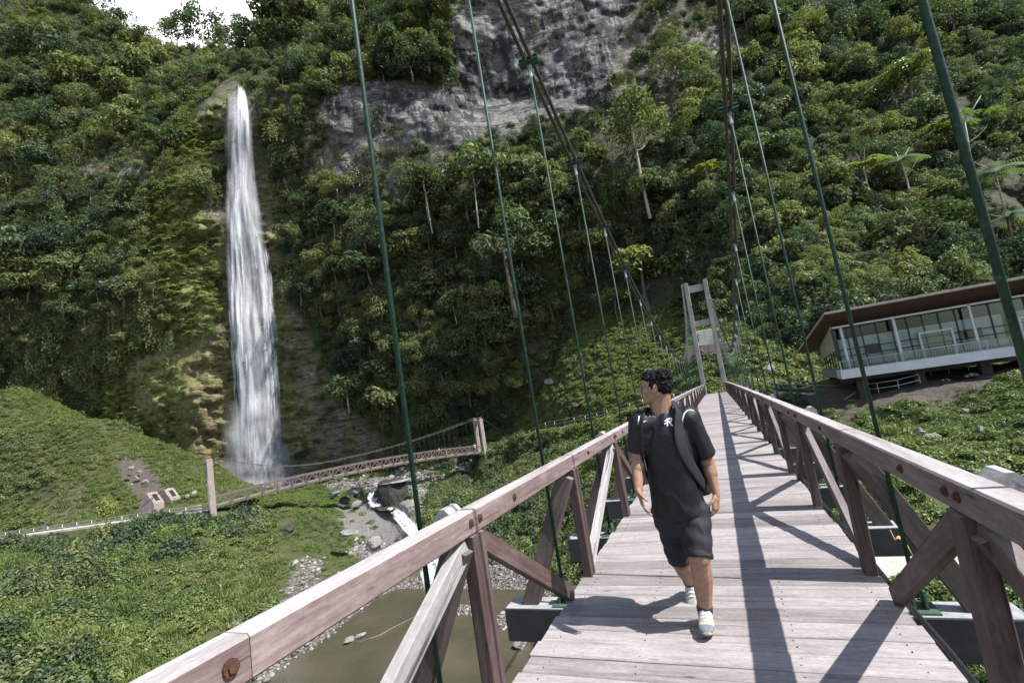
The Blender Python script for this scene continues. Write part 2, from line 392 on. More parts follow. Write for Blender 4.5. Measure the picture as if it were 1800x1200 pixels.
# ---------------------------------------------------------------- mountain behind: distance of the rock along view directions
CP = np.array([
    (-500, 700, 120), (-500, 300, 128), (-500, -100, 160), (-200, 600, 118), (-200, 200, 134), (-250, -100, 165),
    (0, 700, 125), (0, 520, 121), (0, 400, 126), (0, 200, 142), (0, 40, 162), (0, -200, 190), (120, 300, 130), (120, 560, 119), (150, 30, 166), (150, 760, 118),
    (200, 55, 166), (280, 80, 165), (340, 78, 162), (390, 72, 160), (250, 220, 136), (250, 420, 119), (250, 620, 116), (250, 800, 118),
    (330, 180, 130), (330, 320, 117), (330, 520, 114), (330, 700, 114), (330, 840, 115), (385, 165, 126), (385, 400, 118), (385, 700, 118), (385, 850, 119),
    (418, 148, 125), (430, 300, 122), (440, 500, 121), (450, 700, 121), (455, 870, 121), (455, 950, 121),
    (430, 70, 152), (470, 20, 150), (470, 120, 128), (480, 300, 121), (500, 500, 119), (520, 700, 118.5), (540, 860, 118), (560, 100, 124),
    (560, 0, 140), (600, 250, 119), (600, 450, 117), (600, 650, 117), (640, 800, 116), (640, 900, 116), (600, -200, 175),
    (700, 120, 121), (700, 300, 117), (700, 500, 112), (700, 700, 112), (750, 820, 113), (800, 30, 124), (850, -100, 130), (850, 120, 127), (860, 215, 122), (800, 250, 114),
    (850, 400, 109), (850, 600, 107), (850, 720, 110), (850, 850, 114), (950, 50, 126), (950, 200, 118), (960, 350, 104), (1000, 520, 103), (1000, 620, 101), (1000, 760, 105),
    (1050, 50, 120), (1060, 180, 113), (1060, 300, 104), (1100, 440, 103), (1100, 560, 98), (1130, 650, 92), (1150, 720, 86), (1150, 50, 118), (1150, 250, 102),
    (1200, 400, 94), (1230, 520, 84), (1250, 620, 74), (1250, 720, 66), (1300, 100, 113), (1300, 300, 92), (1350, 450, 74), (1350, 580, 65), (1350, 700, 62),
    (1500, 0, 122), (1500, 200, 97), (1500, 350, 79), (1500, 480, 65), (1500, 620, 58), (1500, 720, 58), (1650, 100, 106), (1650, 300, 82), (1650, 450, 65), (1650, 600, 55), (1650, 700, 55),
    (1800, 0, 112), (1800, 200, 90), (1800, 400, 68), (1800, 560, 54), (1800, 660, 52), (2000, 100, 100), (2000, 400, 68), (2000, 600, 46), (2300, 300, 82), (2300, 600, 48), (2300, 100, 104),
    (1200, -250, 150), (1600, -250, 135), (2000, -250, 125), (2300, -200, 120), (900, -300, 170), (-500, -400, 240), (0, -400, 240), (400, -300, 215)], float)
_cf = rbf(CP[:, :2], np.log(CP[:, 2]), 1e-3)
def cliff_d(px, py): return np.exp(_cf(np.stack([np.asarray(px, float), np.asarray(py, float)], -1)))
GREY = [[(690, 140), (760, 150), (800, 90), (850, 120), (960, 190), (905, 226), (850, 232), (800, 262), (730, 262), (680, 240)],
        [(795, -40), (1150, -40), (1120, 60), (1085, 130), (1075, 165), (1030, 200), (960, 205), (905, 222), (850, 215), (815, 170), (800, 120), (780, 60)],
        [(560, 165), (600, 130), (700, 135), (790, 175), (800, 225), (770, 262), (690, 255), (640, 240), (600, 235), (555, 215)],
        [(590, 240), (640, 250), (640, 330), (600, 340)]]
WET = [[(405, 140), (450, 200), (475, 330), (500, 500), (560, 600), (600, 700), (680, 780), (680, 900), (380, 900), (330, 760), (330, 640), (390, 560), (385, 420), (350, 400), (355, 350), (400, 330), (395, 230), (350, 215), (352, 175)]]
MOSS = [[(395, 165), (400, 240), (350, 330), (395, 430), (395, 560), (320, 600), (270, 480), (260, 350), (290, 290), (330, 210)],
        [(225, 640), (300, 620), (330, 700), (310, 790), (220, 780), (120, 700)],
        [(470, 330), (500, 330), (500, 640), (560, 800), (490, 800), (465, 560)]]
BROWN = [[(215, 620), (300, 600), (420, 590), (420, 830), (330, 830), (250, 740)]]
DRY = [[(540, 230), (760, 240), (800, 290), (700, 330), (560, 330)], [(1050, 20), (1260, 10), (1300, 120), (1180, 200), (1080, 190)], [(100, 290), (260, 260), (270, 330), (120, 330)]]
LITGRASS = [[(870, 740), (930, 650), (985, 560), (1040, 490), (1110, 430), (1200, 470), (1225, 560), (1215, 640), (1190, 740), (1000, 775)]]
def reg(polys, px, py, nz, soft=22, amp=22):
    r = np.full(np.shape(px), -1e9)
    for p in polys: r = np.maximum(r, inpoly(px, py, p))
    return sstep(r+nz*amp, -soft, soft)
# ----- ground sheet
def ground_mesh():
    xs = np.concatenate([np.arange(-150, -70, 1.6), np.arange(-70, 26, .75), np.arange(26, 62, 1.6)])
    ys = np.concatenate([np.arange(-25, 0, 1.6), np.arange(0, 100, .75), np.arange(100, 135, 1.6)])
    X, Y = np.meshgrid(xs, ys); Z = ground_z(np.stack([X, Y], -1))
    P = np.stack([X, Y, Z], -1)
    n1 = fbm(P*[.16, .16, .16], 4, 3); n2 = fbm(P*[.7, .7, .7], 3, 9)
    px, py, w = proj(P)
    cd = cliff_d(np.clip(px, -500, 2300), np.clip(py, -400, 950))
    near_water = sstep(Z, WATER+.3, WATER+2.5)
    flat = np.ones_like(Z)
    for a, b, r in PATHS:
        a = np.array(a); b = np.array(b); t = np.clip(((X-a[0])*(b-a)[0]+(Y-a[1])*(b-a)[1])/((b-a)[:2]@(b-a)[:2]), 0, 1)
        dd = np.hypot(X-a[0]-t*(b-a)[0], Y-a[1]-t*(b-a)[1]); k = sstep(dd, r, r+2.0)
        Z = Z*k + (a[2]+t*(b-a)[2]-.06)*(1-k); flat *= k
    n3 = fbm(P*[.33, .33, .33], 3, 15)
    Z = Z + (n1*.75+n3*.45+n2*.16)*(.2+.8*near_water)*flat
    Z = np.where(w > cd+6, np.minimum(Z, Z-0.25*(w-cd-6)), Z)
    P[..., 2] = Z
    ok = (w < cd+22) | (w < 5)
    idx = np.arange(X.size).reshape(X.shape)
    q = np.stack([idx[:-1, :-1], idx[:-1, 1:], idx[1:, 1:], idx[1:, :-1]], -1).reshape(-1, 4)
    q = q[ok.ravel()[q].all(1)]
    nz = fbm(P*[.25, .25, .25], 4, 21)
    bank = 1-sstep(Z+nz*.6, WATER+.25, WATER+.75)
    gravel = np.maximum(bank, reg([[(560, 852), (700, 826), (840, 818), (780, 845), (735, 890), (700, 878), (650, 872), (600, 868)]], px, py, nz, 6, 12)*(w > 70))
    gravel = np.maximum(gravel, reg([[(520, 985), (560, 990), (570, 1020), (520, 1060), (490, 1040)]], px, py, nz, 10, 14)*(w > 40)*(w < 80)*.9)
    slab = reg([[(590, 890), (650, 878), (720, 890), (740, 940), (640, 960), (600, 930)]], px, py, nz, 6, 10)*(w > 55)*(w < 100)
    dirt = reg([[(1380, 705), (1480, 690), (1600, 660), (1850, 625), (1850, 660), (1720, 690), (1640, 720), (1500, 745), (1420, 735)]], px, py, nz, 8, 14)*(w < 52)*(w > 20)
    dirt = np.maximum(dirt, reg([[(205, 800), (245, 805), (290, 850), (290, 885), (240, 880), (215, 850)]], px, py, nz, 6, 9)*(w > 70))
    dirt = np.maximum(dirt, .55*reg([[(60, 860), (150, 850), (190, 890), (120, 930), (40, 925)]], px, py, nz, 16, 20)*(w > 70))
    me = mesh('ground', P.reshape(-1, 3), q, True, {'m_gravel': gravel.ravel(), 'm_dirt': dirt.ravel(), 'm_slab': slab.ravel()})
    return me, (P, px, py, w, gravel, dirt, slab)
# footpaths (start, end, half width): left bank, right end of the far bridge, terrace to the tower, path below the pavilion
PATHS = []
def path_line(pts, r):
    for a, b in zip(pts[:-1], pts[1:]): PATHS.append((tuple(a), tuple(b), r))
PL = [at(-330, 1020, 78.5), at(0, 945, 78), at(200, 925, 75), at(366, 899, 72.6)]
zl = -7.9
PL = [np.array([p[0], p[1], zl]) for p in PL]
PR = [at(851, 793, 100.5), at(875, 783, 103), at(905, 770, 102), at(960, 755, 92), at(1050, 740, 78), at(1130, 718, 66), at(1215, 700, 57)]
PN = [atz(a_, b_, -6.75) for a_, b_ in [(1430, 1022), (1540, 1002), (1620, 985), (1700, 966), (1800, 940), (1990, 890)]]
zn = float(np.mean([p[2] for p in PN])); PN = [np.array([p[0], p[1], zn]) for p in PN]
path_line(PL, 1.5); path_line(PR, 1.2); path_line(PN, 1.0)
gme, GRD = ground_mesh()
t = NT('ground_soil'); p = t.pos()
n1 = t.noise(p, .35, 6, .6); n2 = t.noise(p, 2.6, 6, .65); n3 = t.noise(p, 9, 4, .6)
grass = t.mix(t.ramp(n1, [(.35, 0), (.65, 1)]), (.032, .045, .015), (.068, .080, .032))
grass = t.mix(t.ramp(n2, [(.5, 0), (.7, .8)]), grass, (.07, .058, .036))
vor = t.voro(p, 2.2, 'F1', 1); st = t.voro(p, 2.2, 'DISTANCE_TO_EDGE')
vor2 = t.voro(p, 5.5, 'F1', 1)
stonec = t.mix(t.n('SeparateColor', i0=vor2).outputs[0], (.07, .065, .06), (.30, .28, .26))
grav = t.mix(t.ramp(st, [(0, 0), (.09, 1)]), (.07, .06, .05), t.mix(.5, stonec, t.mix(t.n('SeparateColor', i0=vor).outputs[1], (.11, .10, .09), (.26, .24, .22))))
dirtc = t.mix(t.ramp(n2, [(.3, 0), (.7, 1)]), (.040, .031, .027), (.098, .082, .072))
dirtc = t.mix(t.ramp(n3, [(.58, 0), (.66, .8)]), dirtc, (.19, .175, .16))
slabc = t.mix(t.ramp(n2, [(.3, 0), (.7, 1)]), (.075, .073, .070), (.19, .183, .175))
c = t.mix(t.attr('m_dirt'), grass, dirtc); c = t.mix(t.attr('m_gravel'), c, grav); c = t.mix(t.attr('m_slab'), c, slabc)
h = t.math('ADD', t.math('MULTIPLY', n2, .5), t.math('MULTIPLY', t.ramp(st, [(0, 0), (.15, 1)]), t.math('MULTIPLY', t.attr('m_gravel'), .7)))
M['ground_soil'] = t.done(t.bsdf(c, .9, t.bump(h, .9, .25), .2))
ground = link('ground', gme, None, M['ground_soil']); tag(ground, kind='structure')
for nm, pts, w_ in (('path', PL, 1.35), ('path', PN, .95), ('path', PR, .9)):
    mb = MB()
    # finer strip with gently uneven edges, 0.12 m thick
    P = []
    for a, b in zip(pts[:-1], pts[1:]):
        k = max(2, int(np.linalg.norm(b-a)/.8)); P += [a+(b-a)*i/k for i in range(k)]
    P.append(pts[-1]); V = []; F = []
    for i, q in enumerate(P):
        d = P[min(i+1, len(P)-1)]-P[max(i-1, 0)]; s = np.array([d[1], -d[0], 0]); s /= np.linalg.norm(s)
        wl = w_*(1+.08*math.sin(i*1.7)+.05*math.sin(i*.61)); wr = w_*(1+.07*math.sin(i*1.3+2))
        for off, dz in ((-wl, -.12), (-wl, .03), (0, .06), (wr, .03), (wr, -.12)): V.append(q+s*off+np.array([0, 0, dz]))
        if i:
            for k in range(4): F.append(((i-1)*5+k, (i-1)*5+k+1, i*5+k+1, i*5+k))
    F += [(0, 1, 2, 3, 4), tuple(len(V)-1-k for k in range(5))]
    o = mb.add(V, F).build(nm, M['path_pale']); tag(o, kind='structure')
# ----- mountain sheet
def cliff_mesh():
    def axis(lo, a, b, hi, f, c): return np.concatenate([np.arange(lo, a, c), np.arange(a, b, f), np.arange(b, hi+1, c)])
    xs = axis(-480, -20, 1830, 2280, 4.2, 12); ys = axis(-390, -20, 860, 950, 4.2, 10)
    px, py = np.meshgrid(xs, ys); d = cliff_d(px, py)
    P = at(px, py, d)
    nz = fbm(P*.05, 4, 31); fine = fbm(P*.22, 4, 33)
    grey = reg(GREY, px, py, nz+fine*.6, 9, 20); wet = reg(WET, px, py, nz, 14, 14); moss = reg(MOSS, px, py, nz+fine*.5, 16, 22)
    dry = reg(DRY, px, py, nz, 25, 25); brown = reg(BROWN, px, py, nz, 16, 20)
    # real relief: lumps, tilted strata ledges, cracks
    tilt = P[..., 2] + .16*(P[..., 0]*.93+P[..., 1]*.37)
    st = tilt*.42 + fbm(P*.08, 3, 40)*1.6
    saw = (st-np.floor(st)); led = np.where(saw < .75, saw/.75, (1-saw)/.25)
    st2 = tilt*1.35 + fbm(P*.2, 3, 41)*1.2; saw2 = st2-np.floor(st2)
    blocks = fbm(np.stack([P[..., 0]*.35, P[..., 1]*.35, tilt*.8], -1), 4, 44)
    rough = fbm(P*.6, 4, 46)
    vert = fbm(np.stack([P[..., 0]*.28, P[..., 1]*.28, P[..., 2]*.05], -1), 4, 48)
    bare = np.maximum(grey, wet)
    disp = nz*2.6*(1-.6*wet) + fine*1.1 + bare*(led*.4*wet+(led*.35)*grey + saw2*.4*wet + np.round(blocks*2.2)*.22*wet + blocks*(.6-.2*grey) + rough*.5 + vert*.55*grey) + moss*(led*.5+blocks*.9+rough*.5)
    # undercut bands below the grey face
    disp -= 3.0*np.exp(-((py-(150+.12*(px-700)+40*nz))/16)**2)*reg([[(560, 100), (1100, 100), (1100, 250), (560, 300)]], px, py, nz, 30, 20)*.6
    fallz = np.exp(-((px-(418+.055*(py-150)))/34)**2)*sstep(py, 120, 175)
    disp *= (1-.55*fallz)
    P = at(px, py, d-disp)
    idx = np.arange(px.size).reshape(px.shape)
    q = np.stack([idx[:-1, :-1], idx[1:, :-1], idx[1:, 1:], idx[:-1, 1:]], -1).reshape(-1, 4)
    sk = np.interp(px, [-480, 100, 140, 158, 178, 215, 262, 300, 340, 385, 425, 445, 462, 480, 520, 2300], [-330, -120, -45, 2, 28, 50, 70, 86, 84, 80, 84, 64, 30, -5, -110, -330])
    q = q[(py >= sk).ravel()[q].all(1)]
    me = mesh('cliff', P.reshape(-1, 3), q, True, {'m_grey': grey.ravel(), 'm_wet': wet.ravel(), 'm_moss': moss.ravel(), 'm_dry': dry.ravel(), 'm_brown': brown.ravel()})
    return me, (P, px, py, xs, ys)
cme, CLF = cliff_mesh()
t = NT('cliff_rock'); p = t.pos()
n1 = t.noise(p, .16, 8, .62, .3); n2 = t.noise(p, .9, 7, .66); n3 = t.noise(p, 3.5, 5, .6)
drip = t.noise(t.mapping(p, (.55, .55, .045)), 1.0, 6, .68, .5)
drip2 = t.noise(t.mapping(p, (1.7, 1.7, .10), loc=(4, 4, 1)), 1.0, 5, .65, .3)
jn = t.noise(t.mapping(p, (.12, .12, .9), rot=(.10, -.14, 0)), 1.0, 6, .6, .6)
big = t.noise(p, .055, 4, .5, .3)
grey = t.ramp(n2, [(.3, (.082, .079, .074)), (.5, (.172, .166, .156)), (.7, (.29, .28, .265))])
grey = t.mix(t.ramp(n1, [(.5, 0), (.68, .6)]), grey, (.25, .215, .18))
grey = t.mix(t.math('MULTIPLY', t.ramp(drip, [(.45, 0), (.52, .96)]), t.ramp(big, [(.41, 0), (.52, 1)])), grey, (.022, .025, .030))
grey = t.mix(t.math('MULTIPLY', t.ramp(drip2, [(.56, 0), (.62, .7)]), t.ramp(big, [(.38, .12), (.52, .9)])), grey, (.040, .043, .048))
grey = t.mix(t.ramp(jn, [(.54, 0), (.60, .9)]), grey, (.028, .028, .03)); grey = t.mix(t.math('MULTIPLY', t.ramp(t.noise(t.mapping(p, (.25, .25, 2.2), rot=(.12, -.1, 0)), 1, 5, .65, .6), [(.52, 0), (.60, 1)]), .7), grey, (.05, .05, .052))
wet = t.ramp(t.math('ADD', t.math('MULTIPLY', n2, .45), t.math('MULTIPLY', jn, .55)), [(.36, (.016, .015, .012)), (.45, (.080, .068, .048)), (.54, (.165, .145, .108)), (.66, (.25, .23, .19))])
wet = t.mix(t.ramp(n1, [(.46, 0), (.60, .75)]), wet, t.ramp(n3, [(.35, (.055, .058, .018)), (.65, (.17, .165, .055))]))
mossc = t.ramp(t.math('ADD', t.math('MULTIPLY', n2, .5), t.math('MULTIPLY', n3, .5)), [(.34, (.022, .026, .010)), (.46, (.125, .132, .042)), (.66, (.24, .24, .095))])
brown = t.ramp(t.math('ADD', t.math('MULTIPLY', n2, .6), t.math('MULTIPLY', drip, .4)), [(.34, (.04, .034, .018)), (.45, (.15, .115, .06)), (.54, (.14, .145, .042)), (.61, (.26, .23, .17)), (.67, (.5, .47, .43))])
soil = t.ramp(n2, [(.35, (.016, .021, .010)), (.65, (.058, .066, .030))])
dry = t.ramp(n2, [(.35, (.055, .050, .040)), (.65, (.20, .185, .16))])
c = t.mix(t.attr('m_dry'), soil, dry); c = t.mix(t.attr('m_wet'), c, wet); c = t.mix(t.attr('m_brown'), c, brown)
c = t.mix(t.attr('m_moss'), c, mossc); c = t.mix(t.attr('m_grey'), c, grey)
strat = t.noise(t.mapping(p, (.35, .35, 2.6), rot=(.10, -.16, 0)), 1.0, 5, .65, .5)
c = t.mix(t.math('MULTIPLY', t.ramp(strat, [(.40, 1), (.47, 0)]), t.math('MULTIPLY', t.attr('m_wet'), .8)), c, (.018, .016, .012))
c = t.mix(t.math('MULTIPLY', t.ramp(strat, [(.60, 0), (.68, 1)]), t.math('MULTIPLY', t.attr('m_wet'), .5)), c, (.19, .172, .135))
h = t.math('ADD', t.math('MULTIPLY', n2, .6), t.math('ADD', t.math('MULTIPLY', n3, .25), t.math('ADD', t.math('MULTIPLY', jn, .5), t.math('MULTIPLY', strat, .5))))
M['cliff_rock'] = t.done(t.bsdf(c, t.ramp(t.attr('m_wet'), [(0, .85), (1, .55)]), t.bump(h, .9, .7), .35))
cliff = link('cliff', cme, None, M['cliff_rock']); tag(cliff, kind='structure')
# ----- water
t = NT('river_water'); p = t.pos()
rip = t.noise(p, 2.2, 4, .6); rip2 = t.noise(p, .25, 3, .5)
c = t.mix(t.ramp(rip2, [(.35, 0), (.65, 1)]), (.056, .056, .036), (.085, .074, .050)); c = t.mix(t.ramp(t.noise(p, .13, 4, .6), [(.58, 0), (.74, .6)]), c, (.115, .078, .048))
M['river_water'] = t.done(t.bsdf(c, .10, t.bump(t.math('ADD', rip, t.math('MULTIPLY', t.noise(p, .7, 3, .5), .8)), .3, .06), .5))
wm = MB(); wm.add([(-60, -25, WATER), (20, -25, WATER), (20, 45, WATER), (-60, 45, WATER)], [(0, 1, 2, 3)])
tag(wm.build('river', M['river_water']), kind='structure')
# ---------------------------------------------------------------- vegetation
def leaves(cent, nrm, size, lv, aspect=.5, fold=.18, rg=None):
    """one bent rhombus per leaf"""
    rg = rg or rng; n = len(cent)
    nrm = nrm/np.linalg.norm(nrm, axis=1)[:, None]
    a = rg.normal(size=(n, 3)); a -= nrm*(a*nrm).sum(1)[:, None]; a /= np.linalg.norm(a, axis=1)[:, None]
    b = np.cross(nrm, a); s = np.asarray(size)[:, None]
    V = np.stack([cent-a*s*.5, cent+b*s*aspect*.5+nrm*s*fold, cent+a*s*.5-nrm*s*.08, cent-b*s*aspect*.5+nrm*s*fold], 1).reshape(-1, 3)
    F = np.arange(n*4).reshape(n, 4)
    F = np.concatenate([F[:, [0, 1, 2]], F[:, [0, 2, 3]]])
    return V, F, np.repeat(lv, 4)
def crown_mesh(name, seed, n=1500, nl=14, flat=.75, leaf=.13, lobe=(.28, .45), up=.45, aspect=.5, spread=.72, hollow=.25, droop=0.0):
    rg = np.random.default_rng(seed)
    # lobes: sub-crowns on a flattened dome, uneven
    C = []; Rr = []
    for k in range(nl):
        th = rg.uniform(0, 2*math.pi); ph = math.acos(rg.uniform(-.6, 1)); r = spread*rg.uniform(.55, 1.08)
        C.append((r*math.sin(ph)*math.cos(th), r*math.sin(ph)*math.sin(th), r*math.cos(ph)*flat)); Rr.append(rg.uniform(*lobe))
    C = np.array(C); Rr = np.array(Rr); tone = rg.uniform(-.16, .16, nl)
    k = rg.choice(nl, n, p=Rr**2/(Rr**2).sum())
    d = rg.normal(size=(n, 3)); d /= np.linalg.norm(d, axis=1)[:, None]; d[:, 2] = np.where((d[:, 2] < -.1) & (rg.random(n) < .35), -d[:, 2], d[:, 2])
    rad = Rr[k]*np.where(rg.random(n) < hollow, rg.uniform(.3, .9, n), rg.uniform(.88, 1.14, n))
    P = C[k]+d*rad[:, None]*np.array([1, 1, .8])
    # lumpy twig clusters
    P += rg.normal(size=(n, 3))*.03
    nrm = d*.9 + rg.normal(size=(n, 3))*.42 + np.array([0, 0, up*.75])
    if droop: P[:, 2] -= droop*(np.hypot(P[:, 0], P[:, 1]))**2
    lv = np.clip(.47+tone[k]+rg.normal(size=n)*.19, 0, 1)
    V, F, lvv = leaves(P, nrm, leaf*rg.uniform(.65, 1.35, n), lv, aspect, .16, rg)
    return mesh(name, V, F, False, {'lv': lvv})
def weed_mesh(name, seed, n=170, leaf=.3, aspect=.62, h=.7):
    rg = np.random.default_rng(seed)
    r = np.sqrt(rg.random(n)); th = rg.uniform(0, 2*math.pi, n)
    hh = h*(1-r**2*.75)*rg.uniform(.35, 1.1, n)+.12*np.sin(th*3+seed)
    P = np.stack([r*np.cos(th), r*np.sin(th), hh], 1)
    nrm = np.stack([r*np.cos(th)*.6, r*np.sin(th)*.6, np.full(n, .9)], 1)+rg.normal(size=(n, 3))*.38
    lv = np.clip(.5+rg.normal(size=n)*.2, 0, 1)
    V, F, lvv = leaves(P, nrm, leaf*rg.uniform(.6, 1.4, n), lv, aspect, .14, rg)
    return mesh(name, V, F, False, {'lv': lvv})
def grass_mesh(name, seed, n=90, h=1.0):
    rg = np.random.default_rng(seed); V = []; F = []; lv = []
    for i in range(n):
        a = rg.uniform(0, 2*math.pi); r = .8*math.sqrt(rg.random()); p = np.array([r*math.cos(a), r*math.sin(a), 0]); b = rg.uniform(0, 2*math.pi)
        d = np.array([math.cos(b), math.sin(b), 0]); s = np.array([-d[1], d[0], 0])*.035*rg.uniform(.7, 1.5); L = h*rg.uniform(.5, 1.15); k = len(V)
        V += [p-s, p+s, p+d*L*.22+np.array([0, 0, L*.6])-s*.8, p+d*L*.22+np.array([0, 0, L*.6])+s*.8, p+d*L*.62+np.array([0, 0, L*.82])]
        F += [(k, k+1, k+3), (k, k+3, k+2), (k+2, k+3, k+4)]; lv += [np.clip(.5+rg.normal()*.2, 0, 1)]*5
    return mesh(name, np.array(V), F, False, {'lv': np.array(lv)})
def vine_mesh(name, seed, n=420):
    rg = np.random.default_rng(seed)
    k = rg.integers(0, 11, n); x = (k/10-.5)*1.3+rg.normal(size=n)*.05; L = 1.0+.9*np.sin(k*2.3+seed)**2; t = rg.random(n)**.8
    P = np.stack([x, rg.normal(size=n)*.14, -t*L*1.3+.3], 1)
    nrm = rg.normal(size=(n, 3))*.5+np.array([0, -.6, .5])
    V, F, lvv = leaves(P, nrm, .17*rg.uniform(.6, 1.4, n), np.clip(.5+rg.normal(size=n)*.2, 0, 1), .5, .1, rg)
    return mesh(name, V, F, False, {'lv': lvv})
def trunk_mesh(name, seed, h=2.0, r=.06, forks=4, lean=.15):
    rg = np.random.default_rng(seed); mb = MB()
    dx, dy = rg.normal(size=2)*lean
    pts = [(0, 0, -h), (dx*.3, dy*.3, -h*.6), (dx*.2+.03, dy*.5, -h*.3), (dx*.4, dy*.6, 0)]
    mb.tube(pts, [r*1.25, r, r*.85, r*.7], 7)
    for k in range(forks):
        a = rg.uniform(0, 6.28)+k*2*math.pi/forks; b = np.array(pts[2 if k % 2 else 3])
        e = b+np.array([math.cos(a)*.6, math.sin(a)*.6, rg.uniform(.3, .6)])
        mb.tube([b, b*.5+e*.5+np.array([0, 0, -.06]), e], [r*.6, r*.42, r*.16], 5)
    return mesh(name, np.array(mb.V), mb.F, True)
def frond_mesh(name, seed, nf=11, leaflets=16, arch=.55, wid=.26):
    """palm / tree-fern head: arching fronds with leaflets"""
    rg = np.random.default_rng(seed); V = []; F = []; lv = []
    for f in range(nf):
        a = 2*math.pi*f/nf+rg.uniform(-.25, .25); L = rg.uniform(.8, 1.1); el = rg.uniform(.15, .75); d = np.array([math.cos(a), math.sin(a), 0]); s = np.array([-d[1], d[0], 0]); tone = np.clip(.5+rg.normal()*.2, 0, 1)
        def pt(t): return d*L*t*math.cos(el*(1-t*.5))+np.array([0, 0, L*(math.sin(el)*t-arch*t*t*1.1)])
        for i in range(leaflets):
            t = (i+1)/leaflets; p = pt(t); q = pt(min(1, t+.05)); w = wid*math.sin(math.pi*min(1, t*.92+.08))**.7*L
            for sg in (-1, 1):
                k = len(V); e = p+s*sg*w+d*.10*w+np.array([0, 0, -.35*w])
                V += [p, q, e+(q-p)*.35, e-(q-p)*.2]; F += [(k, k+1, k+2), (k, k+2, k+3)]; lv += [tone]*4
    return mesh(name, np.array(V), F, False, {'lv': np.array(lv)})
def umbrella_leaf_mesh(name, seed, n=26):
    """cecropia-like head: big drooping palmate leaves on short stalks"""
    rg = np.random.default_rng(seed); V = []; F = []; lv = []
    for i in range(n):
        a = rg.uniform(0, 6.28); r = rg.uniform(.25, .9); c = np.array([r*math.cos(a), r*math.sin(a), .25*(1-r)+rg.uniform(-.18, .15)]); tone = np.clip(.55+rg.normal()*.2, 0, 1)
        for k in range(9):
            b = 2*math.pi*k/9+rg.uniform(-.1, .1); d = np.array([math.cos(b), math.sin(b), -.35]); s = np.array([-d[1], d[0], 0])*.055; L = .26*rg.uniform(.8, 1.1); m = len(V)
            V += [c, c+d*L*.55+s, c+d*L+np.array([0, 0, -.05]), c+d*L*.55-s]; F += [(m, m+1, m+2), (m, m+2, m+3)]; lv += [tone]*4
    return mesh(name, np.array(V), F, False, {'lv': np.array(lv)})
# prototypes (every one of them is used by placed plants)
PM = {}
def pm(key, me, mat): me.materials.append(M[mat]); PM[key] = me
for i, (n_, l_, a_, sp_) in enumerate(((1500, .155, .52, .78), (1900, .125, .5, .9), (1000, .21, .5, .8), (1300, .17, .34, .95))): pm(f'broad{i}', crown_mesh('broad_crown', 100+i, n_, 15, .78, l_, (.2, .44), aspect=a_, spread=sp_), 'leaf_jungle')
for i in range(3): pm(f'fine{i}', crown_mesh('fine_crown', 120+i, 2200, 20, (.85, 1.05, .6)[i], .108, (.16, .38), aspect=.4, spread=(.75, .8, .95)[i]), 'leaf_jungle')
for i in range(2): pm(f'bright{i}', crown_mesh('bright_crown', 140+i, 1800, 17, .6, .13, (.2, .36), up=.7), 'leaf_bright')
for i in range(3): pm(f'bush{i}', crown_mesh('bush_crown', 160+i, 760, 8, .8, .19, (.35, .5)), 'leaf_jungle')
for i in range(2): pm(f'dry{i}', crown_mesh('dry_crown', 180+i, 800, 9, .8, .13, (.3, .5), aspect=.3, hollow=.5), 'leaf_dry')
for i in range(3): pm(f'weed{i}', weed_mesh('weed_leaves', 200+i), 'leaf_weed')
for i in range(3): pm(f'tuft{i}', crown_mesh('tuft_leaves', 230+i, 260, 6, .75, .30, (.35, .55), up=.8, aspect=.5), 'leaf_weed')
for i in range(2): pm(f'low{i}', weed_mesh('low_leaves', 220+i, 240, .17, .5, .45), 'leaf_weed')
for i in range(2): pm(f'grass{i}', grass_mesh('grass_blades', 240+i), 'leaf_weed')
for i in range(2): pm(f'vine{i}', vine_mesh('vine_leaves', 260+i), 'leaf_jungle')
for i in range(2): pm(f'dryvine{i}', vine_mesh('dry_vine', 270+i), 'leaf_dry')
for i in range(2): pm(f'palm{i}', frond_mesh('palm_fronds', 280+i), 'leaf_palm')
pm('fern', frond_mesh('fern_fronds', 290, 14, 18, .7, .2), 'leaf_palm')
pm('cec', umbrella_leaf_mesh('parasol_leaves', 300), 'leaf_bright')
TM = [trunk_mesh('trunk_wood', 400+i, 2.2, .055) for i in range(4)]
for m_ in TM: m_.materials.append(M['bark'])
TP = [trunk_mesh('pale_trunk_wood', 420+i, 2.6, .045, 5) for i in range(3)]
for m_ in TP: m_.materials.append(M['bark_pale'])
# individual plants ------------------------------------------------
PROTO = {}
def plant(name, crown_key, P, r, label, cat, group=None, trunk=None, tint=None, rz=None, squash=1.0, tilt=0.0, trunk_r=None):
    """tree or shrub: Empty with crown (and trunk) children"""
    e = empty(name, tuple(P), 0, label, cat, group); tint = random.random() if tint is None else tint
    e.rotation_euler = (random.uniform(-.06, .06)+tilt, random.uniform(-.06, .06), random.uniform(0, 6.28) if rz is None else rz)
    c = link('crown', PM[crown_key], e); c['tint'] = tint; c.scale = (r, r, r*squash)
    PROTO.setdefault(crown_key, c)
    if trunk is not None:
        k = link('trunk', trunk, e); k.scale = (r, r, r) if trunk_r is None else trunk_r
    return e
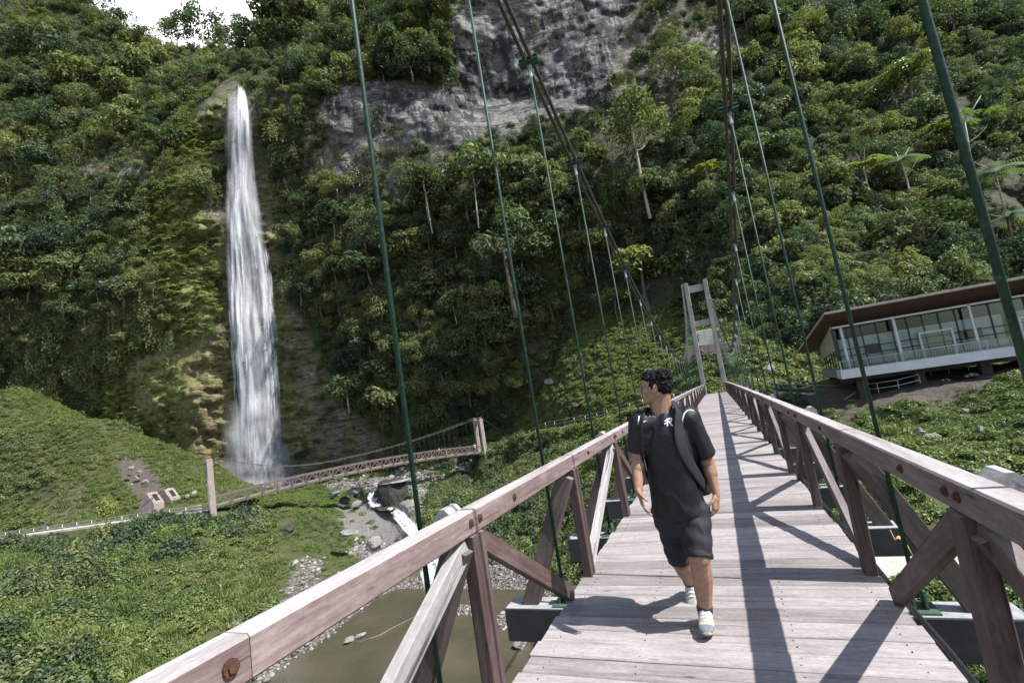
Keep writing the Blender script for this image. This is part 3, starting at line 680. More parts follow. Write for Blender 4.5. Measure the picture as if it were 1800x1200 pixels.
# scattering with geometry nodes on one point object per cover -----
def scatter(name, P, keys, kid, scale, rot, tint, kind='stuff'):
    me = bpy.data.meshes.new(name); n = len(P)
    me.vertices.add(n); me.vertices.foreach_set('co', np.asarray(P, np.float32).ravel())
    def A(nm, v, typ='FLOAT'):
        a = me.attributes.new(nm, typ, 'POINT'); a.data.foreach_set('value' if typ != 'FLOAT_VECTOR' else 'vector', np.asarray(v).ravel())
    A('kid', np.asarray(kid, np.int32), 'INT'); A('sc', np.asarray(scale, np.float32), 'FLOAT_VECTOR'); A('rt', np.asarray(rot, np.float32), 'FLOAT_VECTOR'); A('tint', np.asarray(tint, np.float32))
    o = link(name, me); tag(o, kind=kind)
    g = bpy.data.node_groups.new(name, 'GeometryNodeTree')
    g.interface.new_socket('Geometry', in_out='INPUT', socket_type='NodeSocketGeometry'); g.interface.new_socket('Geometry', in_out='OUTPUT', socket_type='NodeSocketGeometry')
    N = g.nodes.new; L = g.links.new
    gi = N('NodeGroupInput'); go = N('NodeGroupOutput'); iop = N('GeometryNodeInstanceOnPoints'); join = N('GeometryNodeJoinGeometry')
    for k in reversed(keys):
        oi = N('GeometryNodeObjectInfo'); oi.inputs['Object'].default_value = PROTO[k]; oi.inputs['As Instance'].default_value = True; oi.transform_space = 'ORIGINAL'
        L(oi.outputs['Geometry'], join.inputs[0])
    def na(nm, dt):
        x = N('GeometryNodeInputNamedAttribute'); x.data_type = dt; x.inputs['Name'].default_value = nm; return x.outputs['Attribute']
    mp_ = N('GeometryNodeMeshToPoints'); L(gi.outputs[0], mp_.inputs[0])
    L(mp_.outputs[0], iop.inputs['Points']); L(join.outputs[0], iop.inputs['Instance']); iop.inputs['Pick Instance'].default_value = True
    L(na('kid', 'INT'), iop.inputs['Instance Index']); L(na('sc', 'FLOAT_VECTOR'), iop.inputs['Scale'])
    e2r = N('FunctionNodeEulerToRotation'); L(na('rt', 'FLOAT_VECTOR'), e2r.inputs[0]); L(e2r.outputs[0], iop.inputs['Rotation'])
    L(iop.outputs[0], go.inputs[0])
    md = o.modifiers.new('scatter', 'NODES'); md.node_group = g
    return o
# mountain lookup
cP, cpx, cpy, cxs, cys = CLF
def on_cliff(px, py):
    i = np.clip(np.searchsorted(cys, py), 0, len(cys)-1); j = np.clip(np.searchsorted(cxs, px), 0, len(cxs)-1)
    return cP[i, j]
def scal(px, py): return cliff_d(px, py)/843.0        # metres per photo pixel on the mountain
SKYLINE = np.array([(-480, -330), (100, -120), (140, -45), (158, 2), (178, 28), (215, 50), (262, 70), (300, 86), (340, 84), (385, 80), (425, 84), (445, 64), (462, 30), (480, -5), (520, -110), (2300, -330)], float)
def sky_y(px): return np.interp(px, SKYLINE[:, 0], SKYLINE[:, 1])
# ---- named single trees
KEEP = []      # room kept free round the single trees
def cl_tree(name, key, px, py, rpx, label, cat='tree', group=None, trunk=None, tint=.5, squash=1.0, fwd=1.3, **kw):
    if group is None and name != 'ridge_tree': KEEP.append((px, py+rpx*.35, rpx*1.0))
    d = float(cliff_d(px, py)); r = rpx*d/843
    P = at(px, py, float(np.linalg.norm([1]))*proj(on_cliff(px, py))[2]-fwd*r)
    return plant(name, key, P, r, label, cat, group, trunk, tint, squash=squash, **kw)
cl_tree('umbrella_tree', 'fine0', 1112, 218, 66, 'tall olive tree with broad feathery crown and forked pale trunk beneath grey rock', trunk=TP[0], tint=.66, squash=.95, trunk_r=(6, 6, 7.6))
cl_tree('bright_tree', 'bright0', 1128, 465, 66, 'bright yellow green tree with tiered branches left of the grey bridge tower', trunk=TM[0], tint=.62, squash=.8, fwd=.8)
cl_tree('bright_tree', 'bright1', 1078, 520, 40, 'lower bright green tree tucked under the yellow green tiered tree by the tower', trunk=TM[1], tint=.45, squash=.7, fwd=.9)
cl_tree('light_green_tree', 'bright1', 1592, 132, 52, 'light green tree crown high on the right hand slope near the top edge', trunk=TM[2], tint=.4, squash=.8)
cl_tree('bright_tree', 'cec', 1688, 212, 50, 'thin pale trunked tree with large sunlit leaves behind the thickest green hanger rod', trunk=TP[1], tint=.25, squash=.9, trunk_r=(4.2, 4.2, 5.2))
cl_tree('layered_tree', 'broad1', 1608, 388, 66, 'pale flat topped layered tree above the pavilion roof', trunk=TM[3], tint=.3, squash=.42)
cl_tree('parasol_tree', 'cec', 1518, 292, 40, 'parasol tree with drooping pale leaves on a thin white trunk above the pavilion', trunk=TP[2], tint=.7, squash=1, trunk_r=(3.0, 3.0, 3.9))
cl_tree('palm_tree', 'palm0', 1580, 282, 50, 'palm with grey green fronds beside the parasol tree above the pavilion', 'palm', trunk=TP[0], tint=.2, trunk_r=(3.3, 3.3, 4.0))
cl_tree('parasol_tree', 'cec', 1240, 298, 30, 'small parasol tree with a flat yellow green head left of the right hand main cable', trunk=TP[1], tint=.75, trunk_r=(3.0, 3.0, 3.4))
cl_tree('palm_tree', 'palm1', 1742, 302, 58, 'palm fronds in shade at the far right above the pavilion roof', 'palm', trunk=TP[2], tint=.15, trunk_r=(3.2, 3.2, 4))
cl_tree('tree_fern', 'fern', 1772, 380, 46, 'dark tree fern just above the right end of the pavilion roof', 'tree fern', trunk=TM[0], tint=.2)
cl_tree('grey_green_tree', 'broad2', 828, 300, 44, 'pale grey green round tree beneath the overhanging rock band', trunk=TP[0], tint=.55, trunk_r=(3.2, 3.2, 5))
cl_tree('pale_stem_tree', 'fine1', 740, 312, 46, 'thin pale stemmed tree left of the round grey green tree under the overhang', trunk=TP[1], tint=.35, trunk_r=(3.2, 3.2, 5))
cl_tree('light_tree', 'broad0', 745, 318, 34, 'small light green tree at the foot of the dark streaked rock', trunk=TM[1], tint=.7)
cl_tree('big_leaf_tree', 'broad3', 890, 420, 60, 'large dull green tree in the middle of the cliff jungle', trunk=TM[2], tint=.35)
cl_tree('dark_shrub', 'bush1', 1130, 665, 40, 'dark spreading shrub behind the walking man', 'shrub', tint=.2, squash=.7, fwd=.6)
cl_tree('silver_shrub', 'dry0', 915, 552, 20, 'small silvery bush at the edge of the lit grass slope', 'shrub', tint=.9)
# skyline trees round the gap of sky
for px, py, r, k, lb in [(312, 52, 34, 'fine0', 'rounded tree standing against the white sky left of the tall thin trees'), (356, 40, 40, 'broad1', 'tallest leafy crown in the middle of the sky gap'),
                         (405, 66, 28, 'fine2', 'thin wispy tree under the patch of blue sky'), (424, 40, 20, 'fine1', 'narrow sparse tree standing up into the blue patch of sky'),
                         (486, 28, 40, 'broad2', 'dark tree at the right edge of the sky gap'), (262, 66, 26, 'fine2', 'low tree on the ridge at the left of the sky gap'), (212, 40, 30, 'broad3', 'tree on the falling ridge line at the upper left'), (165, 6, 34, 'fine1', 'topmost tree on the ridge at the upper left'), (530, 8, 44, 'broad0', 'leafy crown right of the sky gap at the top edge')]:
    cl_tree('ridge_tree', k, px, py, r, lb, trunk=TP[random.randrange(3)], tint=random.uniform(.3, .6), fwd=0)
sap = at(186, 925, 70); sap[2] = ground_z(sap[None, :2])[0]+3.6
plant('feathery_sapling', 'bright0', sap, 1.6, 'slim bright green feathery sapling rising in front of the left path railing', 'tree', None, TM[0], .85, squash=1.9, trunk_r=(1.0, 1.0, 2.0))
# ---- jungle trees one can tell apart: grouped by the part of the mountain they grow on
ZONES = [('trees on the cliff left of the waterfall', 'leafy tree in the jungle on the cliff left of the waterfall', [(-20, 60), (360, 120), (340, 250), (130, 270), (240, 420), (230, 560), (-20, 560)], 52),
         ('trees above the waterfall', 'leafy tree on the rim right above the waterfall', [(430, 60), (560, 0), (780, 0), (760, 110), (560, 150), (440, 130)], 26),
         ('trees on the cliff right of the waterfall', 'leafy tree in the steep jungle between the waterfall and the grass slope', [(490, 300), (640, 340), (1050, 260), (1060, 420), (960, 560), (880, 700), (620, 700), (530, 540)], 84),
         ('trees on the right hand slope', 'leafy tree on the forested slope above the pavilion and tower', [(1180, 120), (1300, 20), (1820, 0), (1820, 470), (1480, 520), (1300, 440), (1180, 380)], 90)]
keysT = [f'broad{i}' for i in range(4)]+[f'fine{i}' for i in range(3)]
for grp, lb, poly, n in ZONES:
    pa = np.array(poly); c = 0; placed = []
    while c < n:
        px = rng.uniform(pa[:, 0].min(), pa[:, 0].max()); py = rng.uniform(pa[:, 1].min(), pa[:, 1].max())
        if inpoly(np.array(px), np.array(py), poly) < 0 or reg(GREY, np.array(px), np.array(py), 0) > .4 or reg(WET+MOSS, np.array(px), np.array(py), 0) > .4 or reg(LITGRASS, np.array(px), np.array(py), 0) > .2: continue
        rp = rng.uniform(20, 44)
        if any(math.hypot(px-a, py-b) < .75*max(rp, q) for a, b, q in placed): continue
        placed.append((px, py, rp)); c += 1
        rr_ = rp*float(cliff_d(px, py))/843
        cl_tree('jungle_tree', random.choice(keysT), px, py, rp, lb, 'tree', grp, random.choice(TP if random.random() < .06 else TM), random.uniform(.1, .95), random.uniform(.75, 1.15), .45, trunk_r=(rr_*.8, rr_*.8, rr_*.42))
# a placed bush / vine / herb of every other kind, seen singly, also used by the covers
SING = [('bush0', 'shrub', 'shrub', 300, 1000, 61, 3.0, 'large dark bush standing alone on the left bank above the river', .15), ('bush2', 'shrub', 'shrub', 405, 955, 66, 2.2, 'dark shrub on the bank below the left pylon', .25),
        ('dry1', 'shrub', 'dry_bush', 700, 905, 72, .9, 'dry twiggy bush on the rocks beside the rapids', .6), ('weed0', 'plant', 'leafy_plant', 395, 1085, 44, .9, 'pale broad leafed plant on the left bank just above the handrail', .8),
        ('weed1', 'plant', 'leafy_plant', 330, 1080, 46, 1.1, 'yellow green large leafed plant on the left bank', .9), ('weed2', 'plant', 'leafy_plant', 640, 985, 60, 1.2, 'dark leafy plant on the bank beside the rapids', .3),
        ('tuft0', 'plant', 'round_plant', 215, 960, 68, 1.1, 'round bright green plant just below the left path railing', .7), ('tuft1', 'plant', 'round_plant', 100, 1060, 47, 1.0, 'round green plant halfway down the left bank near the picture edge', .5), ('tuft2', 'plant', 'round_plant', 1700, 830, 22, .6, 'round leafy plant beside the pale rock right of the handrail', .45),
        ('low0', 'plant', 'low_plant', 540, 905, 78, 1.0, 'low green plant on the grassy knoll under the far bridge', .6), ('low1', 'plant', 'low_plant', 1640, 800, 27, .7, 'low plant on the sunlit bank below the pavilion', .5),
        ('grass0', 'grass tuft', 'grass_tuft', 120, 1150, 38, .9, 'tall grass tuft at the lower left of the bank', .6), ('grass1', 'grass tuft', 'grass_tuft', 1560, 755, 31, .6, 'grass tuft on the bank right of the bridge', .6),
        ('vine0', 'creeper', 'hanging_creeper', 655, 190, 0, 3.0, 'creeper hanging over the dark streaked rock band', .3), ('vine1', 'creeper', 'hanging_creeper', 790, 120, 0, 3.2, 'creeper hanging at the left edge of the grey rock face', .3),
        ('dryvine0', 'creeper', 'hanging_creeper', 1080, 140, 0, 3.0, 'dry brown creeper hanging at the right edge of the grey rock face', .5), ('dryvine1', 'creeper', 'hanging_creeper', 622, 290, 0, 3.0, 'dry pale creeper over the rock right of the waterfall', .6)]
for key, cat, nm, px, py, d, r, lb, ti in SING:
    if d == 0: P = at(px, py, proj(on_cliff(px, py))[2]-1.0)
    else:
        P = at(px, py, d); P[2] = ground_z(P[None, :2])[0]+.1
    plant(nm, key, P, r, lb, cat, tint=ti, rz=.4+YAW if 'vine' in key else None)
# ---- covers that nobody could count
def cover_cliff():
    P = []; kid = []; sc = []; rt = []; ti = []
    keys = keysT+['bush0', 'bush1', 'bush2', 'bright0', 'bright1', 'dry0', 'dry1', 'vine0', 'vine1', 'dryvine0', 'dryvine1', 'low0', 'low1', 'palm0', 'fern', 'cec', 'weed0', 'weed2']
    K = {k: i for i, k in enumerate(keys)}
    def put(n, lo, hi, box, chooser, seed):
        rg = np.random.default_rng(seed)
        px = rg.uniform(box[0], box[2], n); py = rg.uniform(box[1], box[3], n)
        X = on_cliff(px, py); pw = proj(X)[2]
        nz = fbm(X*.07, 3, 61); g = reg(GREY, px, py, nz, 8, 16); w = reg(WET, px, py, nz, 8, 12); m = reg(MOSS, px, py, nz, 12, 20); dr = reg(DRY, px, py, nz, 20, 20); br = reg(BROWN, px, py, nz, 12, 14); lg = reg(LITGRASS, px, py, nz, 12, 14)
        sky = py < sky_y(px)-4
        clump = fbm(X*.045, 3, 77); spec = fbm(X*.11+50, 2, 78)
        for i in range(n):
            if sky[i]: continue
            if any((px[i]-a)**2+((py[i]-b)*.8)**2 < c*c for a, b, c in KEEP) and rg.random() < .9: continue
            res = chooser(rg, px[i], py[i], g[i], w[i], m[i], dr[i], br[i], lg[i], clump[i], spec[i])
            if res is None: continue
            key, r, fw, t_, sq = res
            t_ = float(np.clip(t_+np.interp(px[i], [380, 560, 1050, 1250], [.20, .04, 0, -.20]), 0, 1))  # sunlit left and shaded right of the mountain painted into the leaf tint
            p = at(px[i], py[i], pw[i]-fw*r)
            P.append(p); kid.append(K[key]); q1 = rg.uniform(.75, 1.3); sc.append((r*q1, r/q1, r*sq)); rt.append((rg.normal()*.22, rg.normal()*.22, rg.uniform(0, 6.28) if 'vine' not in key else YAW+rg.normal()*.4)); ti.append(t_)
    def tree(rg, px, py, g, w, m, dr, br, lg, cl, sp):
        if rg.random() < max(g*1.0, w*1.0, m*.97, br*.99, lg): return None
        if rg.random() < dr*.75: return ('dry0' if rg.random() < .5 else 'dry1', rg.uniform(1.0, 2.2), .3, rg.random(), 1)
        r = np.clip(rg.lognormal(.62, .38), 1.0, 4.3)*(1+.25*cl)
        if 440 < px < 590 and py > 170: return (keysT[rg.integers(len(keysT))], min(r, 1.7), .15, np.clip(.5+.35*sp+rg.normal()*.24, 0, 1), .9) if rg.random() < .8 else None
        if sp > .42 and rg.random() < .6: return ('bright0' if rg.random() < .5 else 'bright1', r*.8, .35, rg.uniform(.2, .9), .8)
        if rg.random() < .02: return (['palm0', 'fern', 'cec'][rg.integers(3)], r*.8, .9, rg.uniform(.2, .8), 1)
        return (keysT[rg.integers(len(keysT))], r, rg.uniform(-.1, .85), np.clip(.5+.35*sp+rg.normal()*.24, 0, 1), rg.uniform(.8, 1.35))
    def under(rg, px, py, g, w, m, dr, br, lg, cl, sp):
        if rg.random() < max(g*.93, w*.97, br*.9): return None
        u = rg.random()
        if m > .5 or lg > .5: return ('weed2' if u < .4 else 'bush1' if u < .47 else 'weed0', rg.uniform(.6, 1.5), .1, np.clip(.6+rg.normal()*.15, 0, 1), .8) if u < .85 else None
        if rg.random() < max(dr*.7, g): return ('dryvine0' if u < .3 else 'dryvine1' if u < .6 else 'dry0', rg.uniform(.9, 1.9), .25, rg.random(), 1)
        if u < .26: return ('vine0' if u < .13 else 'vine1', rg.uniform(1.2, 2.6), .45, np.clip(.45+rg.normal()*.2, 0, 1), 1.1)
        return (f'bush{rg.integers(3)}', rg.uniform(.7, 1.7), .25, np.clip(.5+.35*sp+rg.normal()*.2, 0, 1), 1)
    put(3600, 0, 0, (-30, -40, 1830, 880), tree, 1); put(9000, 0, 0, (-30, -40, 1830, 900), under, 2)
    put(420, 0, 0, (140, -20, 540, 130), under, 15); put(120, 0, 0, (150, -10, 540, 120), tree, 16)
    put(2600, 0, 0, (-30, 150, 420, 760), under, 12)
    put(1500, 0, 0, (-450, -370, 2230, -40), tree, 3); put(900, 0, 0, (-450, -40, -30, 880), tree, 4); put(900, 0, 0, (1830, -40, 2230, 700), tree, 5)
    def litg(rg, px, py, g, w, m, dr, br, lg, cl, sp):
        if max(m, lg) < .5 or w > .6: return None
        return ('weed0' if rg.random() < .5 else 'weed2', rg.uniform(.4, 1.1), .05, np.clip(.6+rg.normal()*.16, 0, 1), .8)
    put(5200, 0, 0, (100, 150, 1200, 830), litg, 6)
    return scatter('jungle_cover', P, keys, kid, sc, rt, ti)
cover_cliff()
def cover_ground():
    gP, gpx, gpy, gw, gr, di, sl = GRD
    X = gP.reshape(-1, 3); w = gw.ravel(); px = gpx.ravel(); py = gpy.ravel(); bare = np.maximum(np.maximum(gr, di), sl).ravel()
    cd = cliff_d(np.clip(px, -500, 2300), np.clip(py, -400, 950))
    vis = (w > 6) & (px > -250) & (px < 2100) & (py > 400) & (py < 1450) & (X[:, 2] > WATER+.5) & (w < cd+8)
    spacing = np.where((X[:, 0] > -70) & (X[:, 0] < 26) & (X[:, 1] > 0) & (X[:, 1] < 100), .75, 1.6)
    keys = ['tuft0', 'tuft1', 'tuft2', 'weed0', 'weed1', 'weed2', 'low0', 'low1', 'grass0', 'grass1', 'bush0', 'bush1', 'bush2', 'bright0', 'bright1', 'dry1']
    rg = np.random.default_rng(5)
    P = []; kid = []; sc = []; rt = []; ti = []
    idx = np.flatnonzero(vis)
    dens = np.clip(70/np.maximum(w[idx], 12), .95, 3.6)*(spacing[idx]/.75)**2*np.where((px[idx] > 1280) & (w[idx] < 44), 1.7, 1.0)*np.where((px[idx] > 860) & (px[idx] < 1240) & (w[idx] > 62), 2.0, 1.0)*np.where((px[idx] > 440) & (px[idx] < 700) & (w[idx] > 45) & (w[idx] < 90), 1.9, 1.0)
    cnt = rg.poisson(dens*1.15); ii = np.repeat(idx, cnt)
    jit = rg.uniform(-.5, .5, (len(ii), 2))*spacing[ii][:, None]
    Q = X[ii].copy(); Q[:, :2] += jit
    # height at the jittered spot from the local slope
    gz = np.gradient(gP[..., 2]); 
    sx = (np.roll(gP, -1, 1)[..., 2]-gP[..., 2])/np.maximum(np.roll(gP, -1, 1)[..., 0]-gP[..., 0], .2); sy = (np.roll(gP, -1, 0)[..., 2]-gP[..., 2])/np.maximum(np.roll(gP, -1, 0)[..., 1]-gP[..., 1], .2)
    Q[:, 2] += np.clip(sx.ravel()[ii], -2.5, 2.5)*jit[:, 0]+np.clip(sy.ravel()[ii], -2.5, 2.5)*jit[:, 1]
    nz = fbm(Q*.12, 3, 91); nz2 = fbm(Q*.35, 2, 92); qx, qy, qw = proj(Q)
    for i in range(len(ii)):
        b = bare[ii[i]]; u = rg.random(); x, y = qx[i], qy[i]
        if nz2[i] > .62 and qw[i] < 100 and rg.random() < .8: continue      # bare earth
        if u < b*.96: continue
        skip = False
        for a_, b_, r_ in PATHS:
            ax, ay = a_[0], a_[1]; dx, dy = b_[0]-ax, b_[1]-ay; tt = min(1, max(0, ((Q[i, 0]-ax)*dx+(Q[i, 1]-ay)*dy)/(dx*dx+dy*dy)))
            if math.hypot(Q[i, 0]-ax-tt*dx, Q[i, 1]-ay-tt*dy) < r_+(.15 if b_[1] < 30 or b_[0] > -40 else 2.8 if qw[i] < 79 else .3): skip = True; break
        if skip: continue
        # pavilion footprint stays clear
        uu = (Q[i]-BLD_O)@BLD_U; vv = (Q[i]-BLD_O)@BLD_V
        if -2.5 < uu < 30 and -1.0 < vv < 11: continue
        if abs(Q[i, 0]) < 2.2 and Q[i, 1] > 50 and Q[i, 1] < 60.6: continue
        left = x < 720 and qw[i] < 76 and x-1.0*(y-900) < 560
        hill = x < 460 and qw[i] >= 76
        bank = 700 < x < 1240 and y > 690 and x > 720+.0*y
        right = x > 1280 and qw[i] < 44
        t0 = np.clip(.55+.3*nz2[i]+rg.normal()*.13, 0, 1)
        if left:
            pt = nz[i]+.35*nz2[i]
            if pt > .14: k, r, s = (f'bush{rg.integers(3)}', rg.uniform(.7, 2.1), 1.1) if u < .36 else (f'weed{rg.integers(3)}', rg.uniform(.7, 1.2), 1.25); t0 = np.clip(t0-.12+.2*rg.normal(), 0, 1)
            elif pt > -.12: k, r, s = (f'tuft{rg.integers(3)}', rg.uniform(.5, 1.15), .9) if u < .45 else (f'weed{rg.integers(3)}', rg.uniform(.5, 1.15), 1.2) if u < .8 else ('bright0', rg.uniform(.5, 1.1), .9) if u < .9 else (f'grass{rg.integers(2)}', rg.uniform(.7, 1.1), 1.1)
            else: k, r, s = (f'grass{rg.integers(2)}', rg.uniform(.6, 1.2), 1.0) if u < .16 else (f'tuft{rg.integers(3)}', rg.uniform(.35, .85), .9) if u < .6 else (f'weed{rg.integers(3)}', rg.uniform(.35, .8), 1.0); t0 = np.clip(t0+.1, 0, 1)
            if x > 480: k, r, s = (f'tuft{rg.integers(3)}', rg.uniform(.25, .55), .7) if u < .6 else ('low0', rg.uniform(.35, .6), .6) if u < .8 else ('grass0', rg.uniform(.3, .55), .7)
        elif hill:
            pt = nz[i]+.4*nz2[i]
            k, r, s = (f'tuft{rg.integers(3)}', rg.uniform(.35, .75)*(1.35 if pt > .2 else 1), .8) if u < (.85 if pt > 0 else .4) else (f'grass{rg.integers(2)}', rg.uniform(.4, .8), .8)
            t0 = np.clip(t0+(.14 if pt < 0 else -.04), 0, 1)
            if (nz[i] > .42 and u < .14) or (inpoly(np.array(x), np.array(y), [(-60, 740), (60, 760), (100, 840), (0, 880), (-60, 860)]) > 0 and u < .3): k, r, s = f'bush{rg.integers(3)}', rg.uniform(.9, 1.9), .85
            t0 = np.clip(t0+.12, 0, 1)
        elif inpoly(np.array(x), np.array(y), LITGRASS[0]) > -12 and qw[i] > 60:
            k, r, s = (f'tuft{rg.integers(3)}', rg.uniform(.4, .95), .9) if u < .62 else ('bright1', rg.uniform(.5, 1.1), .8) if u < .8 else ('weed1', rg.uniform(.4, .9), .8); t0 = np.clip(.82+.15*rg.normal(), 0, 1)  # paler plants: sunlight on this slope put into the leaf tint
        elif bank:
            if u < .3+.3*nz[i]: k, r, s = f'bush{rg.integers(3)}', rg.uniform(.8, 1.8), 1
            elif u < .26: k, r, s = 'bright0', rg.uniform(.8, 1.5), .8
            else: k, r, s = f'weed{rg.integers(3)}', rg.uniform(.5, 1.0), 1.1
        elif right:
            k, r, s = (f'tuft{rg.integers(3)}', rg.uniform(.2, .55), .8) if u < .5 else (f'weed{rg.integers(3)}', rg.uniform(.25, .6), .9) if u < .85 else ('grass1', rg.uniform(.25, .5), .8)
        elif x > 1180 and qw[i] > 50:
            if u < .18: k, r, s = f'bush{rg.integers(3)}', rg.uniform(.8, 1.6), 1
            elif u < .25: k, r, s = 'bright0', rg.uniform(.9, 1.6), .8
            else: k, r, s = f'weed{rg.integers(3)}', rg.uniform(.5, 1.1), 1.1
        else:
            k, r, s = ('low0' if u < .4 else 'low1' if u < .7 else 'weed1', rg.uniform(.4, .85), .8)
        P.append(Q[i]-np.array([0, 0, .08])); kid.append(keys.index(k)); sc.append((r, r, r*s)); rt.append((rg.normal()*.12, rg.normal()*.12, rg.uniform(0, 6.28))); ti.append(t0)
    return scatter('ground_cover', P, keys, kid, sc, rt, ti)
# pavilion frame of reference (needed to keep its footprint clear)
_a = at(1477, 651, 40); _b = at(1795, 604, 35.5); BLD_O = np.array([_a[0], _a[1], -.35]); BLD_U = np.array([_b[0]-_a[0], _b[1]-_a[1], 0]); BLD_L = float(np.linalg.norm(BLD_U)); BLD_U /= BLD_L
BLD_V = np.array([-BLD_U[1], BLD_U[0], 0])
cover_ground()
# ---------------------------------------------------------------- the wooden suspension footbridge
BR = empty('suspension_footbridge', (0, 0, 0), 0, 'wooden suspension footbridge with plank deck, green hanger rods and grey concrete tower', 'footbridge')
YT = 59.1
def PY(k): return 2.48+2.05*(k-1)
NP = 28
def slope(y): return -.018-.00018*y
rr = random.Random(3)
# deck planks: one board each, gaps between, slight warp
mb = MB(); y = -2.6; i = 0
while y < YT+.6:
    w = .196+rr.uniform(-.008, .010); mb.val = rr.random(); z = zd(y+w/2)
    dz = rr.uniform(-.004, .003); dy = rr.uniform(-.003, .003); hw = 1.15+rr.uniform(-.018, .012)
    mb.beam((-hw-rr.uniform(0, .015), y+w/2+dy, z-.024+dz), (hw, y+w/2-dy, z-.024+dz+rr.uniform(-.002, .002)), .046, w-.014, (0, 0, 1), ch=.006)
    y += w; i += 1
deck = mb.build('deck', M['deck_wood'], BR)
mb = MB(); y = 1.2
for i in range(42):
    yy = -2.6+.197*int((y+2.6)/.197)+.06+rr.uniform(-.01, .01)
    for x in (-1.02, -.45, .45, 1.02):
        for q in (0, .075): xx = x+rr.uniform(-.012, .012); zz = zd(yy+q)+.0005; mb.tube([(xx, yy+q, zz-.01), (xx, yy+q, zz+.0015)], .004, 6)
    y += .197
mb.build('nail_heads', M['bolt_rust'], BR)
mb = MB()
for s in (-1, 1):
    for xo in (.45, 1.02):
        ys = [-2.6]+[PY(k)-.2 for k in range(-1, NP+1)]+[YT+.4]
        for a, b in zip(ys[:-1], ys[1:]): mb.beam((s*xo, a, zd(a)-.115), (s*xo, b, zd(b)-.115), .1, .13)
mb.build('stringer', M['dark_wood'], BR)
mb = MB()
for s in (1,):
    mb.tube([(s*1.20, yy, zd(yy)-.05-.012*math.sin(yy*3.1)) for yy in np.arange(.5, 30, .5)], .022, 8)
mb.build('hose', M['black_hose'], BR, True)
HB, HT = .975, 1.105
def rail(s):
    mb = MB(); joints = [-2.6, 1.045]+[1.045+4.1*k for k in range(1, 14)]+[YT-.25]
    for a, b in zip(joints[:-1], joints[1:]):
        mb.val = rr.random()
        n = 4
        for j in range(n):
            ya, yb = a+(b-a)*j/n+(.003 if j == 0 else 0), a+(b-a)*(j+1)/n
            base = len(mb.V); mb.beam((s*1.142, ya, zd(ya)+1.04), (s*1.142, yb, zd(yb)+1.04), .114, .13, (1, 0, 0), ch=.009)
            # grain continues along the joined lengths
            for q in range(base, len(mb.V)): mb.g[q] = (mb.V[q][1]+s*90, mb.V[q][0]*1.0+mb.val*9, mb.V[q][2]-zd(mb.V[q][1]))
    return mb.build('handrail', M['rail_wood'], BR)
rails = {s: rail(s) for s in (-1, 1)}
def bolt(s, y, parent, r=.017):
    x = s*1.085; z = zd(y)+1.045-.0
    mb = MB(); mb.tube([(x+s*.004, y, z), (x-s*.010, y, z)], r*1.25, 12); mb.tube([(x-s*.010, y, z), (x-s*.018, y, z)], r*.72, 6)
    mb.build('bolt', M['bolt_rust'], parent)
for s in (-1, 1):
    for k in range(1, 9):
        if k % 2: bolt(s, PY(k)-.055, rails[s]); bolt(s, PY(k)+.055, rails[s])
        bolt(s, PY(k)+.57, rails[s])
    bolt(s, .98, rails[s], .02)
def post(s, k):
    mb = MB(); mb.val = rr.random(); y = PY(k); z = zd(y)
    mb.beam((s*1.108, y, z-.001), (s*1.114, y+rr.uniform(-.008, .008), z+HB+slope(y)*0-.003), .082, .14, (1, 0, 0), ch=.006)
    mb.build('post', M['post_wood'], BR)
def brace(s, k):
    """diagonals run from the top of every odd post to the feet of its neighbours"""
    odd = k if k % 2 else None
    if odd is None: return
    y = PY(k)
    for dirn in (-1, 1):
        ya = y+dirn*.09; yb = (PY(k-1)+.12) if dirn < 0 else PY(k+1)-.52
        mb = MB(); mb.val = rr.random()
        a = np.array((s*1.135, ya, zd(ya)+HB-.055)); b = np.array((s*1.135, yb, zd(yb)+.03))
        mb.beam(a, b, .062, .115, (1, 0, 0), ch=.005)
        mb.build('diagonal_brace', M['grey_wood' if dirn < 0 and s < 0 else 'post_wood'], BR)
def strut(s, k):
    mb = MB(); mb.val = rr.random(); y = PY(k)-.115
    mb.beam((s*1.15, y, zd(y)+HB-.045), (s*1.72, y-.1, zd(y)-.33), .10, .15, (0, 1, 0), ch=.006)
    mb.build('raking_strut', M['dark_wood'], BR)
    if k % 2:
        mb = MB(); mb.val = .9; y = PY(k)
        mb.beam((s*1.252, y-.07, zd(y)+1.03), (s*1.252, y+.07, zd(y)+1.03), .10, .20, (1, 0, 0), ch=.035)
        mb.build('strut_head', M['grey_wood'], BR)
def crossbeam(k):
    y = PY(k)-.2; z = zd(y); mb = MB()
    mb.box(-1.88, 1.88, y-.13, y+.13, z-.47, z-.185)
    b = mb.build('cross_beam', M['beam_paint'], BR, bevel=.006)
    for s in (-1, 1):
        mb = MB(); mb.box(s*1.525-.345, s*1.525+.345, y-.122, y+.122, z-.184, z-.180); mb.build('beam_top', M['beam_top'], b)  # pale sheet: dust, and sunlight on the beam top put into its colour
        mb = MB(); mb.box(s*1.33-.085, s*1.33+.085, y-.10, y+.10, z-.180, z-.166)
        for q in (-.036, .036): mb.box(s*1.32+q-.008, s*1.32+q+.008, y-.05, y+.05, z-.166, z-.04)
        mb.tube([(s*1.32-.05, y, z-.09), (s*1.32+.05, y, z-.09)], .014, 8)
        mb.build('hanger_bracket', M['green_pale'], b)
def cable_z(y):
    return 2.3+(.0081*(y-29)**2 if y < 29 else .01017*(y-29)**2)
